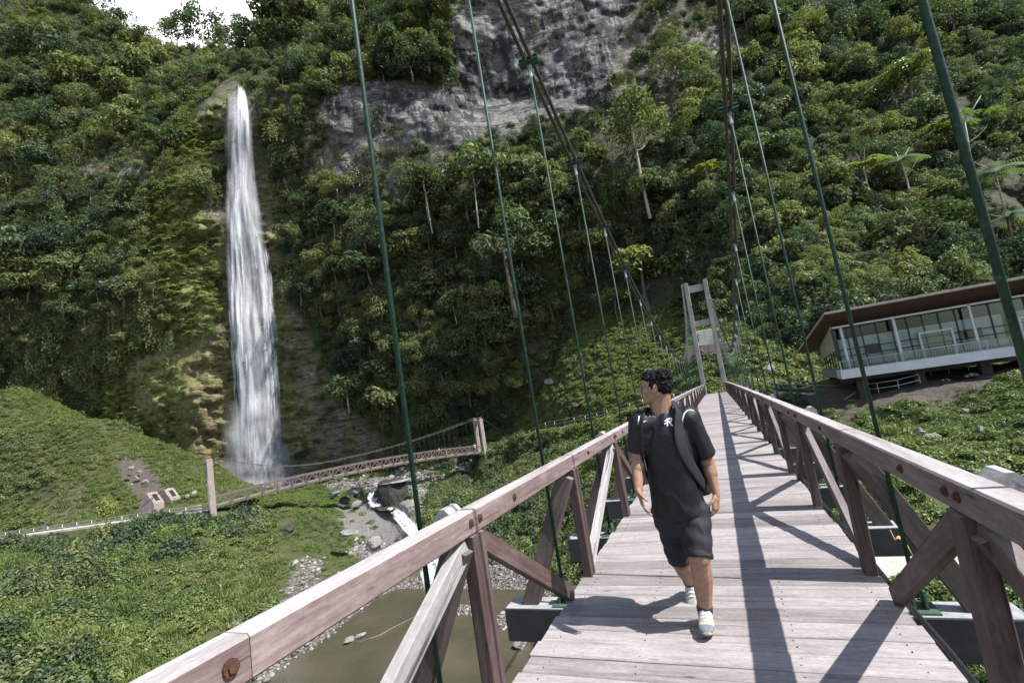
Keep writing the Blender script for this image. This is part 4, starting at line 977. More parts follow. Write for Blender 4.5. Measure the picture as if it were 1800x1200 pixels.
def hanger(s, k):
    y = PY(k)-.2; z0 = zd(y)-.10; z1 = cable_z(y)-.10
    if z1 < z0+.4: return
    mb = MB(); mb.tube([(s*1.32, y, z0), (s*1.32, y, z1)], .015 if k < 12 else .013, 8)
    h = mb.build('hanger', M['hanger_green'], BR, True)
    mb = MB(); mb.tube([(s*1.32, y, z1-.17), (s*1.32, y, z1-.13), (s*1.32, y, z1-.05), (s*1.32, y, z1+.06)], [.017, .027, .024, .014], 8)
    mb.box(s*1.32-.03, s*1.32+.03, y-.007, y+.007, z1-.02, z1+.09)
    mb.build('clevis', M['galv'], h, True)
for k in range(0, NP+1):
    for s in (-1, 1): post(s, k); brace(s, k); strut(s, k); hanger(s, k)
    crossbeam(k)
for s in (-1, 1):
    mb = MB()
    ys = np.concatenate([np.arange(-6, 28, .5), np.arange(28, YT+.01, 1.0)])
    for q in (-.045, .045): mb.tube([(s*1.32+q+.01*math.sin(yy*.4), yy, cable_z(yy)) for yy in ys]+[(s*1.12+q, YT+.05, cable_z(YT)+.05)], .030, 8)
    # backstay down to the anchor wall
    for q in (-.045, .045): mb.tube([(s*1.2+q, YT+.2, cable_z(YT)), (s*1.9+q, YT+4.2, 7.2), (s*2.6+q, YT+7.8, 3.6)], .030, 6)
    cb = mb.build('main_cable', M['cable_steel'], BR, True)
    for k in range(-1, NP+1):
        y = PY(k)-.2; z = cable_z(y)
        dz = (cable_z(y+.05)-cable_z(y-.05))/.1; L = math.hypot(1, dz); ty, tz = 1/L, dz/L; c = np.array((s*1.32, y, z))
        mb = MB(); T = np.array((0, ty, tz)); Nn = np.array((0, -tz, ty))
        for o in (-.037, .037): mb.beam(c-T*.058+Nn*o, c+T*.058+Nn*o, .285, .016, (1, 0, 0))
        for q in (-.115, .115): mb.tube([c+np.array((q, 0, 0))-Nn*.06, c+np.array((q, 0, 0))+Nn*.06], .014, 6)
        mb.box(s*1.32-.02, s*1.32+.02, y-.012, y+.012, z-.12, z-.03)
        mb.build('cable_clamp', M['green_paint'], cb)
# tower
def leg(s):
    mb = MB(); x0 = s*1.12-.08; x1 = s*1.05+.16
    mb.beam((x0, YT, zd(YT)-3.0), (x0, YT, zd(YT)), .62, .9, (1, 0, 0), ch=.04)
    mb.beam((x0, YT, zd(YT)-.01), (x1, YT, 11.4), .50, .74, (1, 0, 0), ch=.04)
    mb.beam((x1, YT, 11.4), (x1, YT, 11.62), .4, .5, (1, 0, 0), ch=.04)
    mb.build('tower_leg', M['concrete'], BR)
leg(-1); leg(1)
for z0, z1 in ((10.35, 11.15), (6.35, 7.05)):
    mb = MB(); mb.box(-.72, .86, YT-.28, YT+.28, z0, z1); mb.build('tower_crossbar', M['concrete'], BR)
# ---------------------------------------------------------------- anchorage behind the tower
an = empty('anchor_wall', (0, YT+8.2, 0), 0, 'brown concrete anchor wall with a pale block on top behind the tower', 'anchor wall')
def AN(px, py, y): p = aty(px, py, y); return (p[0], p[1]-(YT+8.2), p[2])
yw = YT+8.0
L0 = aty(1200, 600, yw); R0 = aty(1303, 595, yw); zt = aty(1250, 594, yw)[2]; zb = aty(1250, 650, yw)[2]-1.5
mb = MB(); mb.hexa([(L0[0], 0, zb), (R0[0], 0, zb), (R0[0]-.3, 4.5, zb), (L0[0]+.3, 4.5, zb), (L0[0]+.1, .35, zt-.5), (R0[0]-.1, .35, zt-.9), (R0[0]-.4, 4.3, zt-.6), (L0[0]+.4, 4.3, zt-.3)])
mb.build('wall_body', M['anchor_brown'], an, bevel=.05)
a = aty(1223, 596, yw+.6); b = aty(1262, 576, yw+.6)
mb = MB(); mb.box(a[0], b[0], .7, 3.0, zt-.65, zt+1.25); mb.build('saddle_block', M['concrete_pale'], an, bevel=.06)
mb = MB()
for x in (a[0]-.12, b[0]-.35): mb.box(x, x+.45, .55, .9, zt-.1, zt+.85)
mb.build('cable_socket', M['dark_metal'], an)
# ---------------------------------------------------------------- second, farther footbridge
A2 = at(376, 888, 72); B2 = at(846, 793, 100); zA = A2[2]; zB = B2[2]
D2 = B2-A2; L2 = float(np.hypot(D2[0], D2[1])); ang2 = math.atan2(D2[1], D2[0])
F2 = empty('far_footbridge', (A2[0], A2[1], 0), ang2, 'smaller brown suspension footbridge crossing in front of the foot of the waterfall', 'footbridge')
W2 = 1.0
def z2(x): t = x/L2; return zA+(zB-zA)*t+1.1*4*t*(1-t)*.9
mb = MB(); N2 = 44
xs2 = [L2*i/N2 for i in range(N2+1)]
for i in range(N2*4):
    a, b = L2*i/(N2*4)+.01, L2*(i+1)/(N2*4)-.01; mb.val = rr.random(); m_ = (a+b)/2
    mb.box(a, b, -W2, W2, z2(m_)-.06, z2(m_))
mb.build('deck', M['far_wood'], F2)
mb = MB()
for s in (-1, 1):
    mb = MB()
    for a, b in zip(xs2[:-1], xs2[1:]): mb.beam((a, s*W2, z2(a)-.2), (b, s*W2, z2(b)-.2), .12, .26, (0, 1, 0))
    mb.build('edge_beam', M['far_wood'], F2)
for s in (-1, 1):
    mb = MB()
    for a, b in zip(xs2[:-1], xs2[1:]): mb.beam((a, s*W2, z2(a)+1.22), (b, s*W2, z2(b)+1.22), .15, .17, (0, 1, 0))
    rl = mb.build('handrail', M['far_wood'], F2)
    for i in range(0, N2+1, 2):
        x = xs2[i]; mb = MB(); mb.beam((x, s*(W2+.02), z2(x)-.5), (x, s*(W2+.02), z2(x)+1.17), .16, .17, (1, 0, 0)); mb.build('post', M['far_wood'], F2)
        if i+2 <= N2:
            mb = MB(); x1, x2 = xs2[i+1], xs2[i+2]
            mb.beam((x+.06, s*W2, z2(x)+.0), (x1, s*W2, z2(x1)+1.15), .11, .12, (0, 1, 0)); mb.beam((x1, s*W2, z2(x1)+1.15), (x2-.06, s*W2, z2(x2)), .11, .12, (0, 1, 0))
            mb.build('diagonal_brace', M['far_wood'], F2)
for i in range(0, N2+1, 2):
    x = xs2[i]; mb = MB(); mb.box(x-.1, x+.1, -W2-.45, W2+.45, z2(x)-.52, z2(x)-.32); mb.build('cross_beam', M['dark_wood'], F2)
def pylon(x, z_top, z_bot, mat):
    e = []
    for s in (-1, 1):
        mb = MB(); mb.beam((x, s*1.25, z_bot), (x, s*1.12, z_top), .8, .62, (1, 0, 0), ch=.05); l_ = mb.build('pylon_leg', M[mat], F2)
        mb = MB(); mb.box(x-.28, x+.28, s*1.12-.22, s*1.12+.22, z_top, z_top+.2); mb.tube([(x-.25, s*1.12, z_top+.26), (x+.25, s*1.12, z_top+.26)], .10, 10); mb.build('saddle_cap', M['red_paint'], l_)
    mb = MB(); mb.box(x-.26, x+.26, -.85, .85, z_top-1.0, z_top-.12); mb.build('pylon_crossbar', M[mat], F2)
ztA = at(368, 806, 72)[2]; ztB = at(838, 737, 100)[2]
pylon(-.2, ztA, zA-3.2, 'concrete_pink'); pylon(L2+.2, ztB, zB-6.5, 'concrete_pink')
def cz2(x):
    t = x/L2; tm = .36; zm = z2(L2*tm)+2.5
    return zm+(ztA+.35-zm)*((tm-t)/tm)**2 if t < tm else zm+(ztB+.35-zm)*((t-tm)/(1-tm))**2
for s in (-1, 1):
    mb = MB(); mb.tube([(x, s*1.12, cz2(x)) for x in xs2], .042, 6)
    back = np.array([12.0, s*1.5, zB+1.8]) if 0 else None
    mb.tube([(L2+.2, s*1.12, ztB+.35), (L2+5.2, s*1.1, ztB-3.4)], .035, 6); mb.tube([(-.2, s*1.12, ztA+.35), (-8.5, s*1.3, zA+2.0)], .03, 6)
    c_ = mb.build('main_cable', M['cable_steel'], F2, True)
    for i in range(2, N2-1, 2):
        mb = MB(); x = xs2[i]; mb.tube([(x, s*1.12, z2(x)-.3), (x, s*1.12, cz2(x))], .016, 4); mb.box(x-.12, x+.12, s*1.12-.1, s*1.12+.1, cz2(x)-.1, cz2(x)+.1)
        mb.build('hanger', M['cable_steel'], c_)
# anchor blocks: sloping concrete blocks with a slot in the front face
def anchor(name, P, rz, sc, label, mat):
    e = empty(name, tuple(P), rz, label, 'anchor block')
    for s in (-1, 1):
        y0 = s*1.45
        # profile in xz: tall back, sloped front towards +x
        pr = [(-2.6, 0), (1.5, 0), (1.6, 1.5), (.0, 3.4), (-.5, 3.4), (-2.6, .5)]
        n = len(pr); mb = MB(); V = [(x*sc, (y0-.85)*sc, z*sc) for x, z in pr]+[(x*sc, (y0+.85)*sc, z*sc) for x, z in pr]
        mb.add(V, [tuple(range(n)), tuple(range(2*n-1, n-1, -1))]+[(i, n+i, n+(i+1) % n, (i+1) % n) for i in range(n)])
        b = mb.build('block', M[mat], e, bevel=.05)
        mb = MB(); f0 = np.array((1.5, 1.62)); f1 = np.array((.12, 3.26)); dn = np.array((.766, .643))*.02
        for (y_a, y_b, q0, q1, m2) in ((-.38, .38, .15, .85, None),):
            a_ = f0+(f1-f0)*q0+dn; b_ = f0+(f1-f0)*q1+dn
            mb.add([(a_[0]*sc, (y0+y_a)*sc, a_[1]*sc), (a_[0]*sc, (y0+y_b)*sc, a_[1]*sc), (b_[0]*sc, (y0+y_b)*sc, b_[1]*sc), (b_[0]*sc, (y0+y_a)*sc, b_[1]*sc)], [(0, 1, 2, 3)])
        mb.build('slot', M['dark_interior'], b)
        mb = MB()
        for (ya_, yb_, q0, q1) in ((-.62, -.38, 0, 1), (.38, .62, 0, 1), (-.38, .38, 0, .15), (-.38, .38, .85, 1)):
            a_ = f0+(f1-f0)*q0; b_ = f0+(f1-f0)*q1; d2 = dn*4
            P8 = [(a_[0], y0+ya_, a_[1]), (a_[0], y0+yb_, a_[1]), (b_[0], y0+yb_, b_[1]), (b_[0], y0+ya_, b_[1])]
            mb.hexa([tuple(np.array(v)*sc) for v in P8]+[tuple((np.array(v)+np.array((d2[0], 0, d2[1])))*sc) for v in P8])
        mb.build('slot_frame', M[mat], b)
    return e
p = at(284, 893, 79); p[2] -= .3; anchor('anchor_block', p, YAW-.30, .95, 'pair of sloping concrete anchor blocks with slots beside the left path', 'concrete_pink')
p = at(886, 783, 106); p[2] -= .4; anchor('anchor_block', p, ang2+math.pi-.5, .75, 'weathered concrete anchor block behind the right pylon of the far bridge', 'anchor_brown')
# guard rail along the left path
def guardrail(name, pts, label, h=1.05, spacing=2.4, rails=(1.0, .55, .12), mat='galv', r=.045, mesh_fill=True):
    e = empty(name, tuple(pts[0]), 0, label, 'railing'); o = np.array(pts[0]); P = []
    for a, b in zip(pts[:-1], pts[1:]):
        n = max(1, int(np.linalg.norm(b-a)/spacing)); P += [a+(b-a)*i/n for i in range(n)]
    P.append(pts[-1])
    for q in rails:
        mb = MB(); mb.tube([p_-o+np.array((0, 0, h*q)) for p_ in P], r, 6); mb.build('rail', M[mat], e, True)
    for p_ in P:
        mb = MB(); mb.tube([p_-o+np.array((0, 0, -.3)), p_-o+np.array((0, 0, h))], r*1.1, 6); mb.build('post', M[mat], e, True)
    if mesh_fill:
        mb = MB()
        for a, b in zip(P[:-1], P[1:]):
            n = max(2, int(np.linalg.norm(b-a)/.14))
            for i in range(1, n): c_ = a+(b-a)*i/n-o; mb.tube([c_+np.array((0, 0, h*.12)), c_+np.array((0, 0, h))], .007, 3, False)
        mb.build('mesh_panel', M[mat], e)
    return e
sh = np.array([-.02, 0, .05])
fw = np.array([-FW[0], -FW[1], 0])*1.25
guardrail('path_railing', [p_+fw for p_ in PL], 'low pale metal railing along the path on the left bank')
guardrail('path_railing', [np.array([q[0], q[1], ground_z(q[None, :2])[0]+.05])+np.array([-FW[0], -FW[1], 0])*.7 for q in PR[2:]], 'thin pale pipe railing climbing the right bank behind the walking man', mesh_fill=False, rails=(1.0, .5), mat='galv', r=.024, spacing=3.0)
# boulders ---------------------------------------------------------
def boulder(px, py, d, sx, sy, sz, label, mat='rock_grey', seed=0, top=None, rz=None, z=None, cat='boulder', group=None, name='boulder', dent=.22):
    P = at(px, py, d)
    if z is not None: P[2] = z
    rg = np.random.default_rng(seed); bm = bmesh.new(); bmesh.ops.create_icosphere(bm, subdivisions=4, radius=1)
    V = np.array([v.co for v in bm.verts]); V0 = V.copy()
    for k in range(11):   # flat facets
        n = rg.normal(size=3); n /= np.linalg.norm(n); c = rg.uniform(.55, .86); dd = V@n; V = V-np.outer(np.maximum(dd-c, 0), n)
    if top is not None: V[:, 2] = np.minimum(V[:, 2], top+V[:, 0]*.06)
    V += V0*(fbm(V0*1.6+seed, 4, 5)*dent)[:, None]*.5+V0*(fbm(V0*5+seed, 3, 6)*.04)[:, None]
    for v, c in zip(bm.verts, V): v.co = c*np.array((sx, sy, sz))
    me = bpy.data.meshes.new(name); bm.to_mesh(me); bm.free()
    o = link(name, me, None, M[mat], tuple(P)); o.rotation_euler = (rg.normal()*.12, rg.normal()*.12, rg.uniform(0, 6) if rz is None else rz)
    tag(o, label, cat, group); return o
boulder(692, 866, 86, 3.0, 2.4, 4.6, 'huge flat topped boulder beside the small cascade', 'rock_dark', 3, .52, rz=YAW+.1, dent=.1)
o = boulder(692, 847.5, 86.0, 2.9, 2.3, .42, 'pale flat slab lying on top of the huge boulder', 'rock_pale', 9, .4, rz=YAW+.1, dent=.12, cat='rock slab', name='rock_slab')
boulder(725, 905, 80, 2.6, 2.2, 2.6, 'rounded grey boulder behind the nearest green hanger rod at the rapids', 'rock_grey', 5)
boulder(622, 862, 86, 1.5, 1.2, .8, 'angular grey block at the top of the left rocks of the cascade', 'rock_grey', 6)
boulder(604, 880, 85.5, 1.1, .9, .9, 'dark wet rock at the left end of the cascade', 'rock_dark', 7)
boulder(628, 886, 85, 1.0, .8, .7, 'pale rounded rock left of the small cascade', 'rock_grey', 8)
boulder(630, 868, 86.5, 1.2, .9, .7, 'long dark rock immediately left of the falling cascade', 'rock_dark', 12)
boulder(590, 868, 87, 1.0, .9, .6, 'small grey rock at the grass edge left of the cascade', 'rock_grey', 14)
boulder(505, 930, 70, 1.1, .9, .6, 'dark rock half buried in the grassy knoll', 'rock_dark', 15)
boulder(612, 935, 66, 1.6, 1.0, .5, 'long flat grey rock on the slab below the cascade', 'rock_grey', 16)
boulder(660, 955, 62, 1.9, 1.2, .9, 'pale layered rock at the lower end of the rapids', 'rock_pale', 17)
boulder(1010, 712, 86, 1.0, .8, .7, 'dark rock on the lit grass slope above the pale pipe railing', 'rock_dark', 18)
boulder(965, 672, 92, 1.1, .9, .8, 'dark rock high on the lit grass slope', 'rock_dark', 19)
boulder(918, 1142, 36.5, .75, .5, .32, 'angular grey rock lying in the pool beside the bridge deck', 'rock_grey', 20, z=WATER+.16)
boulder(612, 1108, 42, .8, .5, .22, 'pale flat rock at the gravel edge of the pool', 'rock_pale', 21, z=WATER+.12)
boulder(630, 1106, 42.5, .6, .4, .2, 'small pale rock next to the flat rock at the pool edge', 'rock_pale', 22, z=WATER+.1)
boulder(1350, 652, 55, .9, .8, .8, 'rounded grey rock in the bushes right of the tower', 'rock_grey', 23)
boulder(1700, 790, 25, .55, .5, .34, 'pale rock on the bank right of the handrail', 'rock_pale', 24); boulder(1640, 770, 28, .5, .4, .3, 'mossy grey rock on the bank below the pavilion', 'rock_grey', 25)
boulder(135, 868, 88, .8, .6, .5, 'pale rock on the left hill above the path', 'rock_pale', 27); boulder(110, 885, 86, .7, .6, .4, 'grey rock on the left hill close to the path', 'rock_grey', 28)
for i, (px, py) in enumerate([(230, 822), (241, 838), (236, 850), (252, 858), (262, 866), (256, 846), (272, 872), (246, 828), (266, 882), (330, 872), (342, 866), (336, 880)]):
    boulder(px, py, 90 if px < 300 else 79, rr.uniform(.35, .8), rr.uniform(.3, .6), rr.uniform(.25, .45), 'pale broken stone in the landslip on the left hill' if px < 300 else 'pale stone in the heap beside the left anchor blocks', 'rock_pale', 40+i, cat='stone', group='stones in the landslip' if px < 300 else 'stones beside the anchor blocks', name='stone')
def on_ground(o, lift=0.0):
    o.location.z = ground_z(np.array([[o.location.x, o.location.y]]))[0]+lift
# pebbles of the banks: one uncounted cover
def pebbles():
    rg = np.random.default_rng(12); bm = bmesh.new(); bmesh.ops.create_icosphere(bm, subdivisions=1, radius=1)
    v0 = np.array([v.co for v in bm.verts]); f0 = np.array([[v.index for v in f.verts] for f in bm.faces]); bm.free()
    gP, gpx, gpy, gw, gr, di, sl = GRD
    X = gP.reshape(-1, 3); idx = np.flatnonzero((gr.ravel()+di.ravel()*.3 > .3) & (gw.ravel() > 15) & (gw.ravel() < 112) & (gpx.ravel() > -50) & (gpx.ravel() < 1850) & (gpy.ravel() < 1260) & (X[:, 2] > WATER-.25))
    ii = np.repeat(idx, 3); V = []; F = []; lv = []
    for k, i in enumerate(ii):
        p = X[i]+np.array([rg.uniform(-.4, .4), rg.uniform(-.4, .4), .02]); s = rg.lognormal(-2.1, .5)*(1 if gw.ravel()[i] < 60 else 1.6)*np.array([1, rg.uniform(.6, 1), rg.uniform(.4, .7)])
        a = rg.uniform(0, 6.28); c, s_ = math.cos(a), math.sin(a); w_ = v0*s*(1+rg.normal(size=(len(v0), 1))*.14)
        V.append(np.stack([w_[:, 0]*c-w_[:, 1]*s_, w_[:, 0]*s_+w_[:, 1]*c, w_[:, 2]], 1)+p); F.append(f0+k*len(v0)); lv.append(np.full(len(v0), rg.random()))
    me = mesh('pebbles', np.concatenate(V), np.concatenate(F), False, {'lv': np.concatenate(lv)})
    t = NT('pebble'); p = t.pos(); c = t.ramp(t.attr('lv'), [(0, (.07, .064, .06)), (.5, (.17, .158, .145)), (1, (.33, .31, .29))])
    M['pebble'] = t.done(t.bsdf(c, .8, None, .3)); tag(link('pebbles', me, None, M['pebble']), kind='stuff')
pebbles()
# driftwood
for pts, lb in [([(640, 1118, 41.5), (668, 1117, 42), (690, 1110, 43), (742, 1098, 45)], 'long thin driftwood pole lying across the shallow pool'), ([(1080, 880, 60), (1100, 868, 60.5)], None)]:
    if lb is None: continue
    mb = MB(); P = [at(*q) for q in pts]
    for p_ in P: p_[2] = WATER+.06
    mb.tube(P, [.05, .06, .055, .03], 6); tag(mb.build('driftwood', M['driftwood'], None, True), lb, 'driftwood')
# small people crossing the far bridge --------------------------------
def walker(px, py_hint, top, bottom, label, seed, face=0.0):
    # find the place along the deck that sits under this picture column
    best = min(np.linspace(0, L2, 800), key=lambda x: abs(proj(A2*np.array([1, 1, 0])+np.array([math.cos(ang2)*x, math.sin(ang2)*x, z2(x)+1]))[0]-px))
    side = .1*math.sin(seed*2.1)
    e = empty('person', (A2[0]+math.cos(ang2)*best-math.sin(ang2)*side, A2[1]+math.sin(ang2)*best+math.cos(ang2)*side, z2(best)), ang2+face, label, 'person')
    st = .22
    sk = [((0, 0, .90), None, .15), ((0, 0, 1.20), 0, .16), ((0, 0, 1.42), 1, .12), ((.01, 0, 1.50), 2, .06), ((.02, 0, 1.62), 3, .10), ((.02, 0, 1.70), 4, .085),
          ((st*.4, .09, .5), 0, .075), ((st*.55, .09, .08), 6, .05), ((st*.55+.13, .09, .04), 7, .035), ((-st*.4, -.09, .5), 0, .075), ((-st, -.09, .1), 9, .05), ((-st+.13, -.09, .05), 10, .035),
          ((0, .2, 1.38), 2, .06), ((.05, .25, 1.12), 12, .045), ((.17, .24, .9), 13, .035), ((0, -.2, 1.38), 2, .06), ((-.05, -.25, 1.12), 15, .045), ((.08, -.24, .9), 16, .035)]
    me = bpy.data.meshes.new('body'); me.from_pydata([v for v, _, _ in sk], [(p_, i) for i, (_, p_, _) in enumerate(sk) if p_ is not None], [])
    tmp = bpy.data.objects.new('body_tmp', me); COL.objects.link(tmp); m1 = tmp.modifiers.new('skin', 'SKIN')
    for i, (_, _, r) in enumerate(sk): me.skin_vertices[0].data[i].radius = (r, r)
    me.skin_vertices[0].data[0].use_root = True
    m2 = tmp.modifiers.new('sub', 'SUBSURF'); m2.levels = 1; m2.render_levels = 1
    dg = bpy.context.evaluated_depsgraph_get(); fm = bpy.data.meshes.new_from_object(tmp.evaluated_get(dg)); bpy.data.objects.remove(tmp)
    z = np.empty(len(fm.vertices)*3); fm.vertices.foreach_get('co', z); z = z.reshape(-1, 3)
    for m_ in (M['skin'], M[top], M[bottom], M['hair']): fm.materials.append(m_)
    for pl in fm.polygons:
        c = z[list(pl.vertices)].mean(0); arm = abs(c[1]) > .19
        pl.material_index = 3 if c[2] > 1.66 or (c[2] > 1.58 and c[0] < -.02) else 0 if c[2] > 1.46 or (arm and c[2] < 1.16) else 1 if c[2] > .92 else 2 if c[2] > .12 else 3
        pl.use_smooth = True
    fm.name = 'body'; link('body', fm, e)
# ---------------------------------------------------------------- falling water: streaks of spray, each a soft curved ribbon
t = NT('white_water'); fl = t.n('SeparateXYZ', i0=t.attr('fl', out=1)); u, v, s_ = fl.outputs
g = t.attr('gv', out=1)
st = t.noise(t.mapping(g, (2.6, 2.6, .16)), 1.0, 5, .62, .3)
edge = t.math('POWER', t.math('SUBTRACT', 1.0, t.math('POWER', t.math('ABSOLUTE', t.math('SUBTRACT', t.math('MULTIPLY', u, 2), 1)), 2), clamp=True), 1.2)
ends = t.math('MULTIPLY', t.ramp(v, [(0, 0), (.35, 1)]), t.ramp(v, [(.6, 1), (1, 0)]))
al = t.math('MULTIPLY', t.math('MULTIPLY', edge, ends), t.math('MULTIPLY', t.ramp(st, [(.34, .35), (.60, 1)]), s_), clamp=True)
vn = t.n('CombineXYZ', i0=.12, i1=-.40, i2=.90)     # fixed normal tipped skyward: sunlit brightness put into the water's shading
dif = t.n('BsdfDiffuse', Color=(.95, .97, .99), Normal=vn); trl = t.n('BsdfTranslucent', Color=(.95, .97, .99))
M['white_water'] = t.done(t.n('MixShader', i0=al, i1=t.n('BsdfTransparent'), i2=t.n('MixShader', i0=.15, i1=dif, i2=trl)))
class Ribbon:
    def __init__(s): s.V = []; s.F = []; s.fl = []
    def add(s, C, side, w, strength):
        C = np.array(C); n = len(C); b = len(s.V)
        for i in range(n):
            for k, q in enumerate((-.5, 0, .5)):
                s.V.append(C[i]+side*w[i]*q); s.fl.append((k/2, i/(n-1), strength))
        for i in range(n-1):
            for k in range(2): a = b+i*3+k; s.F.append((a, a+1, a+4, a+3))
    def build(s, name, parent):
        me = mesh(name, np.array(s.V), np.array(s.F), True, {'fl': np.array(s.fl), 'gv': np.array(s.V)})
        return link(name, me, parent, M['white_water'])
FALL = np.array([  # picture row, left edge, right edge, bright core, second strand
    (146, 407, 428, 418, 413), (165, 401, 434, 424, 408), (200, 399, 438, 425, 405), (250, 400, 441, 421, 408), (300, 402, 444, 420, 410), (350, 402, 448, 417, 428), (400, 402, 458, 414, 446),
    (450, 404, 468, 415, 458), (500, 406, 474, 420, 462), (550, 408, 478, 424, 466), (600, 410, 482, 430, 472), (650, 414, 485, 434, 474), (700, 417, 487, 440, 472), (750, 419, 488, 446, 470), (800, 422, 488, 452, 472), (862, 424, 492, 456, 474)], float)
def fall_at(py): return [np.interp(py, FALL[:, 0], FALL[:, k]) for k in (1, 2, 3, 4)]
rw = np.random.default_rng(77)
base = at(455, 858, 119)
WF = empty('waterfall', tuple(base), 0, 'tall white waterfall plunging down the mossy dark cliff at the left', 'waterfall')
def rock_face(py):
    qx = np.interp(py, FALL[:, 0], (FALL[:, 1]+FALL[:, 2])/2); xs_ = np.linspace(qx-30, qx+30, 13)
    return float(np.min(proj(on_cliff(xs_, np.full(13, py)))[2]))
_rows = np.arange(140, 880, 10.0); _rd = np.array([rock_face(q) for q in _rows]); _rd = np.convolve(np.pad(np.minimum(_rd, np.convolve(np.pad(_rd, 5, mode='edge'), np.ones(11)/11, 'valid')), 5, mode='edge'), np.ones(11)/11, 'valid')-.9
veil = Ribbon(); core = Ribbon(); side_ = Ribbon(); spray = Ribbon()
def flake(R, px, py, lenpx, wpx, off, strength, yaw=1.1):
    n = 7; pys = py+lenpx*np.linspace(0, 1, n)
    l0, r0, c0, s0 = fall_at(py)
    C = []; k0 = (px-l0)/max(r0-l0, 1)
    for q in pys:
        l1, r1, _, _ = fall_at(min(q, 862)); x = l1+(r1-l1)*k0; qq = min(q, 866)
        d = np.interp(qq, _rows, _rd)-.3-off-.6*np.interp(qq, [148, 175, 400, 860], [0, .3, 1, 1.2])
        C.append(at(x, qq, d)-base)
    a = rw.normal()*yaw*.6; sd = np.array([math.cos(YAW+a), math.sin(YAW+a), rw.normal()*.05])
    w = wpx*.142*np.array([.6, .85, 1, 1, 1, 1.05, 1.1]); R.add(C, sd, w, strength)
for i in range(900):    # wide thin veil
    py = rw.uniform(150, 830); l, r, c, s = fall_at(py); px = np.clip(rw.normal((l+r)/2, (r-l)*.26), l, r)
    flake(veil, px, py, rw.uniform(30, 120), rw.uniform(5, 15), rw.uniform(0, 1.6), rw.uniform(.07, .20))
for i in range(1000):    # dense core
    py = rw.uniform(150, 820)-4; l, r, c, s = fall_at(py); px = np.clip(rw.normal(c+3*math.sin(py*.05), (r-l)*.075), l+2, r-2)
    flake(core, px, py, rw.uniform(40, 150), rw.uniform(3, 10), rw.uniform(-.3, 1.4), rw.uniform(.6, 1.0), .9)
for i in range(340):    # second strand thrown off to the right below the ledge
    py = rw.uniform(345, 820); l, r, c, s = fall_at(py); px = np.clip(rw.normal(s, (r-l)*.075), l, r+2)
    flake(side_, px, py, rw.uniform(18, 75), rw.uniform(2, 7), rw.uniform(-.2, 1.2), rw.uniform(.3, .85), .9)
for i in range(150):    # lower half fills in
    py = rw.uniform(560, 830); l, r, c, s = fall_at(py); px = rw.uniform(c-6, s)
    flake(core, px, py, rw.uniform(40, 110), rw.uniform(6, 14), rw.uniform(-.3, 1), rw.uniform(.3, .7), .9)
for i in range(120):     # thin outer threads
    py = rw.uniform(420, 800); l, r, c, s = fall_at(py); px = rw.choice([l-rw.uniform(0, 5), r+rw.uniform(-3, 5)])
    flake(side_, px, py, rw.uniform(20, 60), rw.uniform(1.2, 2.6), .2, rw.uniform(.25, .7), .5)
for i in range(320):     # drifting spray over the plunge pool
    py = 860-160*rw.random()**1.6; px = rw.normal(453, 14+.13*(py-700)); r = rw.uniform(1.5, 4); P = at(px, py, 118-rw.uniform(0, 3))-base
    a = rw.normal()*.7; sd = np.array([math.cos(YAW+a), math.sin(YAW+a), 0]); C = [P+np.array([0, 0, r*(.5-k/6)*1.6]) for k in range(7)]
    spray.add(C, sd, r*2*np.ones(7), rw.uniform(.05, .13))
veil.build('veil', WF); core.build('main_stream', WF); side_.build('side_stream', WF); spray.build('spray', WF)
def whitewater(name, pts, n, label, lift=.12, wide=1.0):
    """pts: px, py, z, half width in m"""
    P = np.array([atz(a, b, z) for a, b, z, _ in pts]); W = np.array([q[3] for q in pts]); o = P[0]
    seg = np.r_[0, np.cumsum(np.linalg.norm(np.diff(P, axis=0), axis=1))]; L = seg[-1]
    e = empty(name, tuple(o), 0, label, 'cascade'); R = Ribbon()
    # a lumpy solid sheet below the streaks
    S = np.linspace(0, L, 40); V = []; F = []
    for i, s in enumerate(S):
        c = np.array([np.interp(s, seg, P[:, k]) for k in range(3)]); c2 = np.array([np.interp(min(s+.2, L), seg, P[:, k]) for k in range(3)])-c
        h = np.array([c2[1], -c2[0], 0]); h = h/np.linalg.norm(h) if np.linalg.norm(h) > 1e-4 else np.array([math.cos(YAW), math.sin(YAW), 0])
        w = np.interp(s, seg, W)
        for k in range(9):
            q = -1+k/4; V.append(c+h*w*q*(.92+.1*math.sin(s*2.7+k))+np.array([0, 0, lift*(1-q*q)+.035*rw.normal()])-o)
        if i:
            for k in range(8): a = (i-1)*9+k; F.append((a, a+1, a+10, a+9))
    me = mesh('foam', np.array(V), np.array(F), True); a_ = me.attributes.new('ed', 'FLOAT', 'POINT'); a_.data.foreach_set('value', np.tile(1-np.abs(np.linspace(-1, 1, 9)), len(V)//9).astype(np.float32)); link('foam', me, e, M['foam'])
    for i in range(n):
        s = rw.uniform(0, L*.85); ln = rw.uniform(.08, .25)*L; q = rw.uniform(-1, 1); C = []
        for t_ in np.linspace(0, 1, 6):
            c = np.array([np.interp(min(s+ln*t_, L), seg, P[:, k]) for k in range(3)]); w = np.interp(s, seg, W)
            C.append(c+np.array([math.cos(YAW), math.sin(YAW), 0])*w*q*.95+np.array([0, 0, lift+.12+.12*math.sin(t_*5+i)])-o)
        R.add(C, np.array([math.cos(YAW), math.sin(YAW), rw.normal()*.5]), np.full(6, rw.uniform(.15, .6)*wide), rw.uniform(.25, .8))
    R.build('spray', e)
